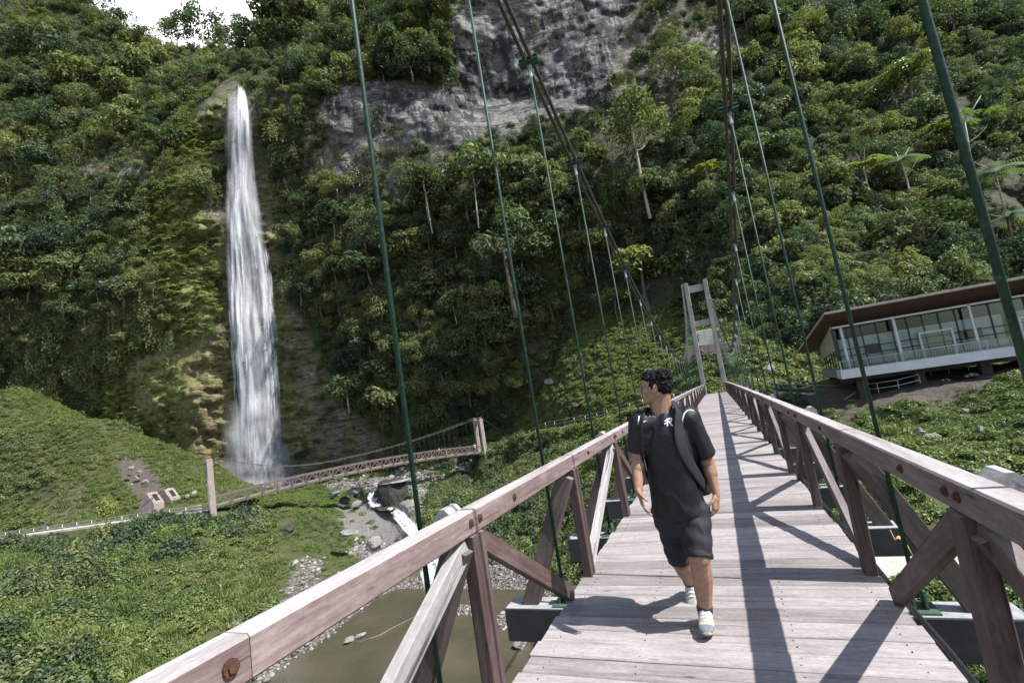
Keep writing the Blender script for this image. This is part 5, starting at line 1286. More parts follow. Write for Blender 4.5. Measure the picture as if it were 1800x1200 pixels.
t = NT('foam'); p = t.pos(); n_ = t.noise(p, 1.6, 6, .65); fs_ = (t.bsdf(t.ramp(n_, [(.36, (.18, .19, .17)), (.52, (.62, .65, .65)), (.7, (.92, .93, .93))]), .5, t.bump(t.noise(p, 3, 5, .6), 1, .3), .4))
al_ = t.ramp(t.math('ADD', t.attr('ed'), t.math('MULTIPLY', t.math('SUBTRACT', t.noise(p, 1.9, 5, .6), .5), 1.7)), [(.10, 0), (.80, 1)])
M['foam'] = t.done(t.n('MixShader', i0=al_, i1=t.n('BsdfTransparent'), i2=fs_))
whitewater('small_cascade', [(649, 860, -11.0, .6), (652, 865, -11.3, .65), (656, 886, -13.0, .9), (661, 891, -13.3, 1.5)], 40, 'small white cascade dropping between the rocks beside the huge boulder')
whitewater('rapids', [(686, 893, -13.5, .8), (700, 905, -14.2, 1.0), (714, 920, -15.0, 1.25), (735, 942, -16.0, 1.4), (765, 1024, -16.85, 1.2), (760, 1036, -16.93, 1.0)], 80, 'white rapids running down past the rounded grey boulder to the pool')
mb = MB(); mb.add([atz(a, b, -13.55) for a, b in [(655, 889), (656, 893), (670, 897), (692, 897), (700, 891), (690, 886), (668, 886)]], [(0, 1, 2, 3, 4, 5, 6)])
tag(mb.build('stream', M['river_water']), kind='structure')
# ---------------------------------------------------------------- pavilion on stilts at the right
PV = empty('pavilion', tuple(BLD_O), math.atan2(BLD_U[1], BLD_U[0]), 'long glass walled pavilion on stilts with a brown sloping roof and white terrace edge', 'pavilion')
BL = BLD_L; TOT = 30.0; DP = 9.0
def bx(name, mat, *b, parent=None, bevel=0.0):
    mb = MB(); mb.box(*b); return mb.build(name, M[mat], parent or PV, bevel=bevel)
bx('terrace_slab', 'white_paint', 0, BL, 0, 1.75, -.74, 0, bevel=.02)
bx('floor_slab', 'concrete', .05, TOT, 1.76, DP, -.70, -.02)
# roof: one pitch rising to the front, overhanging the left gable
zf, zb_ = 4.66, 1.95
def roofz(v): return zf+(zb_-zf)*((v+1.5)/(DP+2.6))
mb = MB(); v0, v1 = -1.5, DP+1.1
mb.hexa([(-.4, v0, roofz(v0)), (TOT, v0, roofz(v0)), (TOT, v1, roofz(v1)), (-1.5, v1, roofz(v1)), (-.4, v0, roofz(v0)+.06), (TOT, v0, roofz(v0)+.06), (TOT, v1, roofz(v1)+.06), (-1.5, v1, roofz(v1)+.06)])
sf = mb.build('soffit', M['soffit'], PV)
mb = MB()
mb.hexa([(-.45, v0-.05, roofz(v0)+.061), (TOT, v0-.05, roofz(v0)+.061), (TOT, v1, roofz(v1)+.061), (-1.55, v1, roofz(v1)+.061), (-.45, v0-.05, roofz(v0)+.25), (TOT, v0-.05, roofz(v0)+.25), (TOT, v1, roofz(v1)+.25), (-1.55, v1, roofz(v1)+.25)])
mb.build('roof', M['fascia'], PV)
# glass front (set back behind the terrace), blinds, dark room
GV = 1.9; ZT = 3.45
t = NT('glass'); M['glass'] = t.done(t.n('MixShader', i0=t.n('LayerWeight', Blend=.35).outputs[1], i1=t.n('BsdfTransparent', Color=(.84, .88, .88)), i2=t.n('BsdfGlossy', Color=(.8, .9, .9), Roughness=.03)))
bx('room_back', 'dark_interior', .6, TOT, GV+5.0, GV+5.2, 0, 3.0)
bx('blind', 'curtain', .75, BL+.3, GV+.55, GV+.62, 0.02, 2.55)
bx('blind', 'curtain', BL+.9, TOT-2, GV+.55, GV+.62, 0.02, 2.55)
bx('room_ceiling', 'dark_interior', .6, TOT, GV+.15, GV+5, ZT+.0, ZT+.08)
gw = bx('glass_wall', 'glass', .35, TOT, GV+.02, GV+.045, .02, ZT)
mb = MB(); uu = .35; i = 0
while uu < TOT: mb.box(uu-.04, uu+.04, GV-.06, GV+.07, .02, ZT); uu += 1.06; i += 1
for z in (1.05, 1.62): mb.box(.35, TOT, GV-.05, GV+.06, z-.045, z+.045)
mb.box(.35, TOT, GV-.05, GV+.06, 0.02, .14)
mb.build('mullions', M['dark_metal'], gw)
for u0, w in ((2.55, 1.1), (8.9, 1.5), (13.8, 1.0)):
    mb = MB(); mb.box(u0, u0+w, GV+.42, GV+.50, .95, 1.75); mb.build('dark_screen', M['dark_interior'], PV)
# gable end: cream triangle over glass
mb = MB(); V = [(.35, GV, 2.35), (.35, DP, 1.2), (.35, DP, roofz(DP)-.02), (.35, GV, roofz(GV)-.02)]
mb.hexa([(.33, GV+.1, 1.7), (.41, GV+.1, 1.7), (.41, DP, 1.0), (.33, DP, 1.0), (.33, GV+.1, roofz(GV+.1)-.03), (.41, GV+.1, roofz(GV+.1)-.03), (.41, DP, roofz(DP)-.03), (.33, DP, roofz(DP)-.03)])
mb.build('gable_wall', M['cream'], PV)
sg = bx('side_glass', 'glass', .36, .385, GV+.1, DP, .02, 1.7)
mb = MB()
for v in np.arange(GV+.1, DP, 1.2): mb.box(.32, .42, v-.05, v+.05, .02, 1.72)
mb.build('mullions', M['dark_metal'], sg)
# white columns and beam
for u0 in (.9, 4.6, 9.5, 14.6, 19.6, 24.6): bx('column', 'white_metal', u0-.085, u0+.085, .98, 1.15, 0, roofz(1.1)-.35)
bx('roof_beam', 'white_metal', .3, TOT, .98, 1.14, roofz(1.1)-.52, roofz(1.1)-.36)
# white door portals in front of the glass
for u0 in (6.15, 12.35):
    mb = MB(); mb.box(u0, u0+.11, GV-.35, GV-.12, 0, 1.95); mb.box(u0+2.1, u0+2.21, GV-.35, GV-.12, 0, 1.95); mb.box(u0, u0+2.21, GV-.35, GV-.12, 1.951, 2.06)
    d_ = mb.build('door_frame', M['white_metal'], PV)
    mb = MB(); mb.box(u0+.13, u0+2.09, GV-.20, GV-.17, .03, 1.93); mb.build('door_glass', M['glass'], d_)
# balustrade: posts, top rail, pickets
mb = MB(); mb.tube([(.08, .1, .72), (BL-.1, .1, .72)], .035, 8); mb.tube([(.08, .1, .72), (.08, 1.7, .72)], .035, 8); br = mb.build('balustrade_rail', M['galv'], PV, True)
mb = MB()
for u0 in np.arange(.15, BL-.1, .17): mb.box(u0-.016, u0+.016, .085, .115, .01, .70)
mb.build('pickets', M['galv'], br)
mb = MB(); mb.box(.12, BL-.12, .06, .07, .05, .66); mb.build('balustrade_glass', M['glass'], br)
for u0 in np.arange(.1, BL, 1.9): bx('balustrade_post', 'white_metal', u0-.03, u0+.03, .07, .13, 0, .74)
# stilts
for u0 in (1.6, 5.6, 9.8, 14.0, 18.4, 23):
    for v in (1.9, 6.8): bx('stilt', 'dark_wood', u0-.34, u0+.34, v-.3, v+.3, -5.5, -.76)
for v in (1.9, 6.8): bx('floor_beam', 'dark_wood', .2, BL+8, v-.14, v+.14, -1.15, -.742)
# white pipe rails on the dirt below the pavilion
def piperail(name, pts, label):
    e = empty(name, tuple(pts[0]), 0, label, 'railing'); o = pts[0]
    for z in (.95, .5):
        mb = MB(); mb.tube([p_-o+np.array((0, 0, z)) for p_ in pts], .03, 6); mb.build('rail', M['white_metal'], e, True)
    for p_ in pts:
        mb = MB(); mb.tube([p_-o+np.array((0, 0, -.3)), p_-o+np.array((0, 0, .98))], .03, 6); mb.build('post', M['white_metal'], e, True)
def gpt(px, py, d): p_ = at(px, py, d); p_[2] = ground_z(p_[None, :2])[0]; return p_
piperail('pipe_railing', [gpt(1512, 688, 42), gpt(1545, 690, 40.5), gpt(1582, 688, 39.5), gpt(1620, 680, 39)], 'white pipe railing standing on the dirt below the pavilion terrace')
piperail('pipe_railing', [gpt(1640, 672, 41), gpt(1672, 668, 41), gpt(1706, 662, 40.5)], 'short white pipe railing half hidden among the pavilion stilts')
# retaining wall with wire fence left of the pavilion
a = at(1372, 694, 49); b = at(1502, 700, 45); c_ = at(1306, 676, 53)
RW = empty('retaining_wall', tuple(b), 0, 'stained grey concrete retaining wall topped by a wire fence beside the pavilion', 'wall')
def rel(p_): return p_-b
mb = MB(); dz = np.array((0, 0, 1.0)); back = np.array((-.3, .4, 0))
for q0, q1 in ((c_, a), (a, b)):
    q0 = q0.copy(); q1 = q1.copy()
    mb.hexa([rel(q0-dz*1.6), rel(q1-dz*1.6), rel(q1-dz*1.6+back), rel(q0-dz*1.6+back), rel(q0+dz*.35), rel(q1+dz*.35), rel(q1+dz*.35+back), rel(q0+dz*.35+back)])
mb.build('wall_body', M['concrete_wall'], RW, bevel=.03)
mb = MB(); mb.tube([rel(q+dz*1.15) for q in (c_, a, b)], .03, 6); mb.tube([rel(q+dz*.75) for q in (c_, a, b)], .015, 5)
for q0, q1 in ((c_, a), (a, b)):
    for k in range(4): q = q0+(q1-q0)*k/4; mb.tube([rel(q+dz*.3), rel(q+dz*1.2)], .03, 5)
mb.build('wire_fence', M['galv'], RW, True)
# planks and rubble on the dirt
for px, py, d, L_, a_, lb in [(1492, 690, 42.5, 1.4, .7, 'broken pale board leaning on the rubble left of the pavilion stilts'), (1502, 700, 41.5, 1.1, 2.2, 'second pale board lying flat on the rubble by the stilts')]:
    P = gpt(px, py, d); mb = MB(); mb.beam((-L_/2, 0, .05), (L_/2, 0, .5 if a_ < 1 else .12), .25, .05, (0, 1, 0)); o = mb.build('loose_board', M['grey_wood']); o.location = P; o.rotation_euler = (0, 0, a_); tag(o, lb, 'board')
for i in range(16):
    px = rr.uniform(1470, 1720); py = 745-(px-1470)*.21-rr.uniform(5, 38); d = 40-(px-1500)*.012
    P = gpt(px, py, d); o = boulder(px, py, d, rr.uniform(.14, .4), rr.uniform(.12, .3), rr.uniform(.1, .22), 'pale stone scattered on the dirt below the pavilion', 'rock_pale', 80+i, z=P[2]+.04, cat='stone', group='stones on the dirt', name='stone')
# curled dry leaf caught at the foot of a hanger
P = at(1574, 950, 4.0); e = empty('dry_leaf', tuple(P), 0, 'curled tan dry leaf caught behind the right railing near the hanger foot', 'leaf')
mb = MB(); n = 9
V = []; F = []
for i in range(n):
    t_ = i/(n-1); w = .022*math.sin(math.pi*(.12+.86*t_)); c0 = np.array((.055*t_, .0, -.12*t_+.05*math.sin(t_*3)))
    for q in (-1, 0, 1): V.append(c0+np.array((.2*w*q, w*q, .6*w*abs(q))))
    if i:
        for q in range(2): k = (i-1)*3+q; F.append((k, k+1, k+4, k+3))
mb.add(V, F); o = mb.build('blade', M['dead_leaf'], e, True); m_ = o.modifiers.new('thick', 'SOLIDIFY'); m_.thickness = .003
mb = MB(); mb.tube([(0, 0, 0), (-.01, .004, .05)], .003, 5); mb.build('stalk', M['dead_leaf'], e); e.scale = (1.9, 1.9, 1.7)

for i in range(18):
    px = rr.uniform(1540, 1790); py = 752+(px-1540)*.02+rr.uniform(0, 110); d = float(np.interp(py, [740, 780, 900], [32, 26, 20.5]))
    P = gpt(px, py, d); boulder(px, py, d, rr.uniform(.14, .36), rr.uniform(.12, .3), rr.uniform(.10, .22), 'pale stone among the low plants right of the handrail', 'rock_pale' if i % 3 else 'rock_grey', 120+i, z=P[2]+.16, cat='stone', group='stones among the low plants', name='stone')
walker(772, 803, 'shirt_white', 'shirt_dark', 'distant person in a pale top, leftmost of the people on the far bridge', 1)
walker(783, 802, 'shirt_dark', 'shirt_white', 'distant person in a dark top and pale trousers on the far bridge', 2, 2.8)
walker(809, 805, 'shirt_dark', 'trousers', 'distant person in dark clothes halfway to the right pylon of the far bridge', 3, .3)
walker(835, 795, 'shirt_white', 'shirt_red', 'distant person in a pale top standing at the right pylon', 4, 1.5)
# ---------------------------------------------------------------- the walking man
def J(px, py, y): return aty(px, py, y)
nrmz = lambda v: np.array(v, float)/np.linalg.norm(v)
MF = nrmz((-.24, -.97, 0)); MS = np.array((-MF[1], MF[0], 0)); MU = np.array((0, 0, 1.0))     # facing, his left (+x), up
hipc = J(1194, 893, 3.66); neck = J(1160, 724, 3.60)
sh = {1: J(1209, 735, 3.62), -1: J(1127, 745, 3.56)}
el = {1: J(1245, 815, 3.71), -1: J(1121, 806, 3.58)}
wr = {1: J(1259, 868, 3.67), -1: J(1122, 860, 3.46)}
hip = {1: hipc+MS*.095, -1: hipc-MS*.095}
knee = {1: J(1229, 978, 3.50), -1: J(1196, 985, 3.80)}
ank = {1: J(1240, 1076, 3.60), -1: J(1214, 1024, 4.04)}
toe = {1: J(1243, 1113, 3.39), -1: J(1211, 1066, 3.92)}
class Blob:
    """closed convex pieces, merged into one skin by a voxel remesh"""
    def __init__(s): s.V = []; s.F = []
    def _add(s, V, F): b = len(s.V); s.V += [tuple(v) for v in V]; s.F += [tuple(b+i for i in f) for f in F]
    def ell(s, c, ax, r, n=16):
        ax = np.array(ax, float); V = []; F = []
        for i in range(n+1):
            th = math.pi*i/n
            for k in range(n):
                ph = 2*math.pi*k/n; V.append(np.array(c)+ax[0]*r[0]*math.sin(th)*math.cos(ph)+ax[1]*r[1]*math.sin(th)*math.sin(ph)+ax[2]*r[2]*math.cos(th))
        for i in range(n):
            for k in range(n): F.append((i*n+k, (i+1)*n+k, (i+1)*n+(k+1) % n, i*n+(k+1) % n))
        s._add(V, F); return s
    def cone(s, a, b, ra, rb, n=14, round_a=True, round_b=True, flat=None, fs=1.0):
        a = np.array(a, float); b = np.array(b, float); d = b-a; L = np.linalg.norm(d); d /= L
        u = np.cross(d, (.3, .2, .93)) if flat is None else np.array(flat)-d*(np.array(flat)@d); u /= np.linalg.norm(u); v = np.cross(d, u)
        rings = []
        m = 5
        if round_a: rings += [(a-d*ra*math.cos(q), ra*math.sin(q)) for q in np.linspace(.08, math.pi/2, m)]
        else: rings += [(a, ra*.02), (a, ra)]
        rings += [(a+d*L*q, ra+(rb-ra)*q) for q in (.25, .5, .75)]
        if round_b: rings += [(b+d*rb*math.cos(q), rb*math.sin(q)) for q in np.linspace(math.pi/2, .08, m)]
        else: rings += [(b, rb), (b, rb*.02)]
        V = []; F = []
        for c, r in rings:
            for k in range(n):
                t_ = 2*math.pi*k/n; V.append(c+u*r*math.cos(t_)+v*r*fs*math.sin(t_))
        for i in range(len(rings)-1):
            for k in range(n): F.append((i*n+k, i*n+(k+1) % n, (i+1)*n+(k+1) % n, (i+1)*n+k))
        F += [tuple(range(n-1, -1, -1)), tuple((len(rings)-1)*n+k for k in range(n))]
        s._add(V, F); return s
    def loft(s, rings, n=28, p=2.4):
        """rings: centre, side axis, front axis, half width, half depth"""
        V = []; F = []
        for c, a, b, w, d in rings:
            for k in range(n):
                t_ = 2*math.pi*k/n; ct, st_ = math.cos(t_), math.sin(t_)
                V.append(np.array(c)+np.array(a)*w*np.sign(ct)*abs(ct)**(2/p)+np.array(b)*d*np.sign(st_)*abs(st_)**(2/p))
        for i in range(len(rings)-1):
            for k in range(n): F.append((i*n+k, i*n+(k+1) % n, (i+1)*n+(k+1) % n, (i+1)*n+k))
        F += [tuple(range(n-1, -1, -1)), tuple((len(rings)-1)*n+k for k in range(n))]
        s._add(V, F); return s
    def skin(s, name, voxel, smooth_it, mat, parent, noise=None):
        V = np.array(s.V); me = mesh(name+'_raw', V, s.F)
        bm = bmesh.new(); bm.from_mesh(me); bmesh.ops.recalc_face_normals(bm, faces=bm.faces); bm.to_mesh(me); bm.free()
        o = bpy.data.objects.new(name+'_raw', me); COL.objects.link(o)
        r = o.modifiers.new('r', 'REMESH'); r.mode = 'VOXEL'; r.voxel_size = voxel; r.adaptivity = 0
        sm = o.modifiers.new('s', 'SMOOTH'); sm.factor = .5; sm.iterations = smooth_it
        fm = bpy.data.meshes.new_from_object(o.evaluated_get(bpy.context.evaluated_depsgraph_get()))
        bpy.data.objects.remove(o); fm.name = name
        if noise is not None:
            co = np.empty(len(fm.vertices)*3, np.float32); fm.vertices.foreach_get('co', co); co = co.reshape(-1, 3)
            no = np.empty(len(fm.vertices)*3, np.float32); fm.vertices.foreach_get('normal', no); co = co+no.reshape(-1, 3)*noise(co)[:, None]
            fm.vertices.foreach_set('co', co.astype(np.float32).ravel()); fm.update()
        fm.polygons.foreach_set('use_smooth', np.ones(len(fm.polygons), bool)); fm.update()
        return link(name, fm, parent, M[mat])
O0 = np.array((hipc[0], hipc[1], zd(hipc[1])))
MAN = empty('person', (0, 0, 0), 0, 'man in black polo shirt and shorts walking on the bridge, looking towards the waterfall', 'person')
MAN.location = tuple(O0); 
def W(p): return np.array(p)-O0           # world to man-local
hipc, neck = W(hipc), W(neck)
for D_ in (sh, el, wr, hip, knee, ank, toe):
    for k in D_: D_[k] = W(D_[k])
# head frame
HFd = nrmz((-.985, .10, .06)); HSd = nrmz(np.cross(MU, HFd)); HUd = np.cross(HFd, HSd)   # forward, his left, up
headc = W(J(1152, 681, 3.585))
def H(f, s, u): return headc+HFd*f+HSd*s+HUd*u
HA = (HFd, HSd, HUd)
b = Blob()
b.ell(H(-.018, 0, .030), HA, (.094, .075, .084)); b.ell(H(.028, 0, -.012), HA, (.060, .060, .086)); b.ell(H(.045, 0, .040), HA, (.044, .058, .052))
for s in (-1, 1):
    b.cone(H(-.022, s*.050, -.045), H(.066, s*.012, -.096), .026, .021); b.ell(H(.052, s*.045, -.014), HA, (.030, .024, .030))
    b.ell(H(-.016, s*.081, -.004), (nrmz(HFd+HSd*s*.45), nrmz(HSd*s-HFd*.45), nrmz(HUd-HFd*.12)), (.021, .0085, .035)); b.ell(H(-.008, s*.074, -.034), HA, (.010, .007, .012))
    b.ell(H(.099, s*.013, -.029), HA, (.011, .009, .009))
b.ell(H(.060, 0, -.052), HA, (.030, .036, .034)); b.cone(H(.086, -.036, .024), H(.086, .036, .024), .013, .013); b.cone(H(.086, 0, .016), H(.117, 0, -.020), .0095, .0125)
b.cone(H(.087, -.017, -.050), H(.087, .017, -.050), .011, .011); b.cone(H(.084, -.015, -.064), H(.084, .015, -.064), .0105, .0105); b.ell(H(.079, 0, -.094), HA, (.022, .024, .018))
b.cone(H(-.028, 0, -.04), neck+MU*-.02, .060, .066); b.cone(H(-.05, 0, -.03), neck+MU*-.04-MF*.03, .05, .07)
# torso under the shirt
TA = [(hipc+MU*-.03, .165, .115), (hipc+MU*.12, .165, .115), (hipc*.45+neck*.55, .165, .11), (neck-MU*.12, .15, .095), (neck-MU*.035, .09, .07)]
b.loft([(c, MS, MF, w*.93, d*.93) for c, w, d in TA])
for s in (-1, 1):
    b.cone(neck-MU*.05, sh[s], .06, .066)
    b.cone(sh[s], el[s], .062, .048); mid = el[s]*.68+wr[s]*.32; b.cone(el[s], mid, .047, .047); b.cone(mid, wr[s], .046, .030, fs=.85)
    b.cone(hip[s], knee[s], .086, .073); c1 = knee[s]*.66+ank[s]*.34-MF*.012; b.cone(knee[s], c1, .067, .072); b.cone(c1, ank[s], .072, .042); b.cone(ank[s], ank[s]*.75+toe[s]*.25-MU*.02, .038, .022)
# hands: palm, five fingers with bends
def hand(side, d, n, curl):
    """d: direction of the fingers, n: out of the back of the hand"""
    d = nrmz(d); n = nrmz(np.array(n)-d*(np.array(n)@d)); t_ = np.cross(d, n)*side*-1.0      # towards the thumb
    if (t_@MF) < 0: t_ = -t_
    w0 = wr[side]+d*.01
    b.cone(wr[side]-d*.02, w0+d*.025, .029, .026, fs=.8)
    lens = (.040, .045, .042, .033)
    for i, L in enumerate(lens):
        off = (1.5-i)*.0205; k = w0+d*(.092-.004*abs(i-1.2))+t_*off
        b.cone(w0+t_*off*.72+d*.01, k, .0155, .0115)
        dr = d+t_*off*1.4; p_ = k
        for j, seg in enumerate((1.0, .70, .52)):
            ang = curl*(.35+.55*j)+.06*i*curl; q = nrmz(nrmz(dr)*math.cos(ang)-n*math.sin(ang)); e_ = p_+q*L*seg; b.cone(p_, e_, .0098-.0010*j, .0090-.0011*j, 10); p_ = e_
    p_ = w0+d*.022+t_*.030
    b.cone(w0+d*.015+t_*.012, p_, .018, .0145)
    for j, seg in enumerate((.036, .030, .024)):
        q = nrmz(d*(.80+.12*j)+t_*(.55-.28*j)-n*(.30+.18*j)); e_ = p_+q*seg; b.cone(p_, e_, .0125-.0012*j, .0112-.0014*j, 10); p_ = e_
hand(1, W(J(1258, 903, 3.64))-wr[1], MS*.95+MF*.15, 1.0)
hand(-1, W(J(1130, 890, 3.40))-wr[-1], -MS*.9+MF*.35, .55)
body = b.skin('body', .0046, 4, 'skin', MAN)
# eyes, brows, lips
for s in (-1, 1):
    e_ = Blob().ell(H(.0795, s*.031, .006), HA, (.0085, .0115, .0050), 12); me = mesh('eye', np.array(e_.V), e_.F, True); eo = link('eye', me, MAN, M['eye_white'])
    e_ = Blob().ell(H(.0878, s*.0315, .006), HA, (.0030, .0055, .0055), 10); link('iris', mesh('iris', np.array(e_.V), e_.F, True), eo, M['eye_dark'])
    mb = MB(); mb.tube([H(.098, s*.012, .030), H(.097, s*.028, .036), H(.084, s*.050, .030)], [.0035, .0050, .0025], 6); mb.build('eyebrow', M['hair'], MAN, True)
# hair: cap plus combed tufts
hb = Blob(); rg = np.random.default_rng(4)
n = 40; V = []; F = []
def hairline(f, s, u): return u > (.062 if f > .045 else .062-.9*(.045-f) if f > -.012 else (.012 if f > -.03 else -.064))
for i in range(640):
    while True:
        v = rg.normal(size=3); v /= np.linalg.norm(v); f, s_, u = -.018+.096*v[0], .078*v[1], .030+.087*v[2]
        if hairline(f, s_, u): break
    p_ = H(f, s_, u); out = nrmz(HFd*v[0]/.096+HSd*v[1]/.078+HUd*v[2]/.087)
    comb = nrmz(HFd*(.7 if f > -.02 else -.35)+HSd*(.35*rg.normal())+HUd*(.25 if u > .05 else -.75))
    L = rg.uniform(.020, .034) if u > .03 else rg.uniform(.014, .024)
    hb.cone(p_-out*.006, p_+out*L*.13+comb*L*.9, .0088, .0040, 8)
hb.ell(H(-.032, 0, .042), HA, (.087, .0785, .083)); hb.ell(H(.020, 0, .064), HA, (.066, .065, .050)); hb.ell(H(-.062, 0, .0), HA, (.052, .066, .062))
for s in (-1, 1): hb.cone(H(.012, s*.0745, .03), H(.010, s*.0745, -.006), .010, .0045, 8)
hb.skin('hair', .0040, 2, 'hair', MAN)
# shirt
def tor(q): return hipc*(1-q)+neck*q
sb = Blob()
SR = [(-.07, .180, .145, .012), (.05, .180, .150, .016), (.22, .174, .150, .016), (.42, .170, .142, .008), (.62, .178, .138, 0), (.78, .176, .124, -.004), (.90, .142, .098, -.008), (.985, .086, .080, -.010)]
sb.loft([(tor(q)+MF*o, MS, MF if q < .8 else nrmz(MF-MU*(q-.8)*1.1), w, d) for q, w, d, o in SR])
for s in (-1, 1):
    sb.cone(neck-MU*.055+MS*s*.03, sh[s]+MU*.0, .070, .088); cuff = sh[s]*.18+el[s]*.82
    sb.cone(sh[s], cuff, .088, .082, 20, True, False)
def folds(co):
    q = (co-hipc)@MU
    return .009*fbm(co*np.array((8, 8, 4.5)), 3, 8)+.005*np.sin(co[:, 2]*38+co[:, 0]*26+4*fbm(co*4, 2, 3))*sstep(.32-q, 0, .3)
shirt = sb.skin('polo_shirt', .0075, 3, 'polo', MAN, folds)
# shorts
pb = Blob()
pb.loft([(hipc+MU*.09, MS, MF, .180, .140), (hipc, MS, MF, .180, .145), (hipc-MU*.10, MS, MF, .178, .138), (hipc-MU*.17, MS, MF, .15, .11)])
for s, q in ((1, 1.03), (-1, .99)):
    e_ = hip[s]*(1-q)+knee[s]*q; pb.cone(hip[s]+MU*-.03, hip[s]*.5+e_*.5, .114, .099, 20, True, True); pb.cone(hip[s]*.5+e_*.5, e_, .099, .090, 20, True, False)
shorts = pb.skin('shorts', .0075, 2, 'shorts', MAN, lambda co: .007*fbm(co*np.array((9, 9, 5)), 3, 18)+.0035*np.sin(co[:, 2]*60+co[:, 0]*30))
# collar, open at the throat
V = []; F = []; n = 40
for i in range(n):
    a = R_(16)+(2*math.pi-R_(32))*i/(n-1); tip = max(0, 1-min(i, n-1-i)/6.0); d = MF*math.cos(a)+MS*math.sin(a)
    c0 = neck+MU*(-.022)-MF*.010
    for r, h in ((.070, .034), (.077, .038), (.089, .012-.010*tip), (.103+.010*tip, -.020-.030*tip)):
        V.append(c0+d*r+MU*(h-.030*math.cos(a)+.008))
    if i:
        for k in range(3): q = (i-1)*4+k; F.append((q, q+1, q+5, q+4))
co_ = link('collar', mesh('collar', np.array(V), np.array(F), True), MAN, M['polo']); md = co_.modifiers.new('t', 'SOLIDIFY'); md.thickness = .004; md = co_.modifiers.new('s', 'SUBSURF'); md.levels = 1; md.render_levels = 1
# marks and trim laid on the cloth where the photograph shows them
from mathutils.bvhtree import BVHTree
def tree_of(o):
    me = o.data; return BVHTree.FromPolygons([v.co.copy() for v in me.vertices], [tuple(p.vertices) for p in me.polygons])
bvS = tree_of(shirt)
def hit(px, py, lift=.003):
    r = FW+RT*((px-900)/FOC)-UP*((py-600)/FOC); l, nn, i, d = bvS.ray_cast(Vector(CAM-O0), Vector(r).normalized())
    if l is None: return None, None
    return np.array(l)+np.array(nn)*lift, np.array(nn)
def patch(name, polys, mat):
    mb = MB()
    for poly in polys:
        P = [hit(*p_) for p_ in poly]
        if any(q[0] is None for q in P): continue
        n_ = len(P); A_ = [q[0] for q in P]; B_ = [q[0]-q[1]*.0025 for q in P]
        mb.add(A_+B_, [tuple(range(n_)), tuple(range(2*n_-1, n_-1, -1))]+[(i, (i+1) % n_, n_+(i+1) % n_, n_+i) for i in range(n_)])
    if mb.V: mb.build(name, M[mat], shirt)
patch('chest_emblem', [[(1171.5, 736), (1174, 735), (1174.5, 748), (1172, 749)], [(1174, 735), (1180, 733.5), (1181.5, 736), (1174.3, 738)], [(1179, 736), (1181.5, 736), (1181, 741), (1178.5, 741.5)], [(1174.3, 740.5), (1180.5, 739.5), (1180, 742), (1174.4, 743)],
                       [(1176, 743), (1178.5, 742.2), (1183.5, 748), (1181, 749)], [(1168, 739), (1171.6, 738), (1171.8, 740), (1168.5, 741)], [(1167.5, 744), (1172, 742), (1172, 744), (1168.5, 746)]], 'white_trim')
patch('chest_tick', [[(1130.5, 739.2), (1132.2, 740.2), (1137, 738.2), (1132.4, 741.8), (1130.8, 741.2)]], 'white_trim')
def piping(name, pts, r=.0055):
    P = [hit(*p_, .001)[0] for p_ in pts]; P = [q for q in P if q is not None]
    if len(P) > 2: mb = MB(); mb.tube(P, r, 6); mb.build(name, M['white_trim'], shirt, True)
piping('piping', [(1199.5, 744), (1200, 735), (1202.5, 727.5), (1207, 722.5), (1213, 720.5), (1219, 722)], .0055)
piping('piping', [(1123.5, 731), (1122.5, 738), (1122.5, 746)], .005)
piping('piping', [(1224.5, 808), (1229, 819), (1231.5, 833)], .003)
mb = MB(); 
P = [neck+MS*.088-MF*.030+MU*.026, neck+MS*.102-MF*.018+MU*.000]; mb.tube(P, .007, 6); mb.build('piping', M['white_trim'], shirt, True)
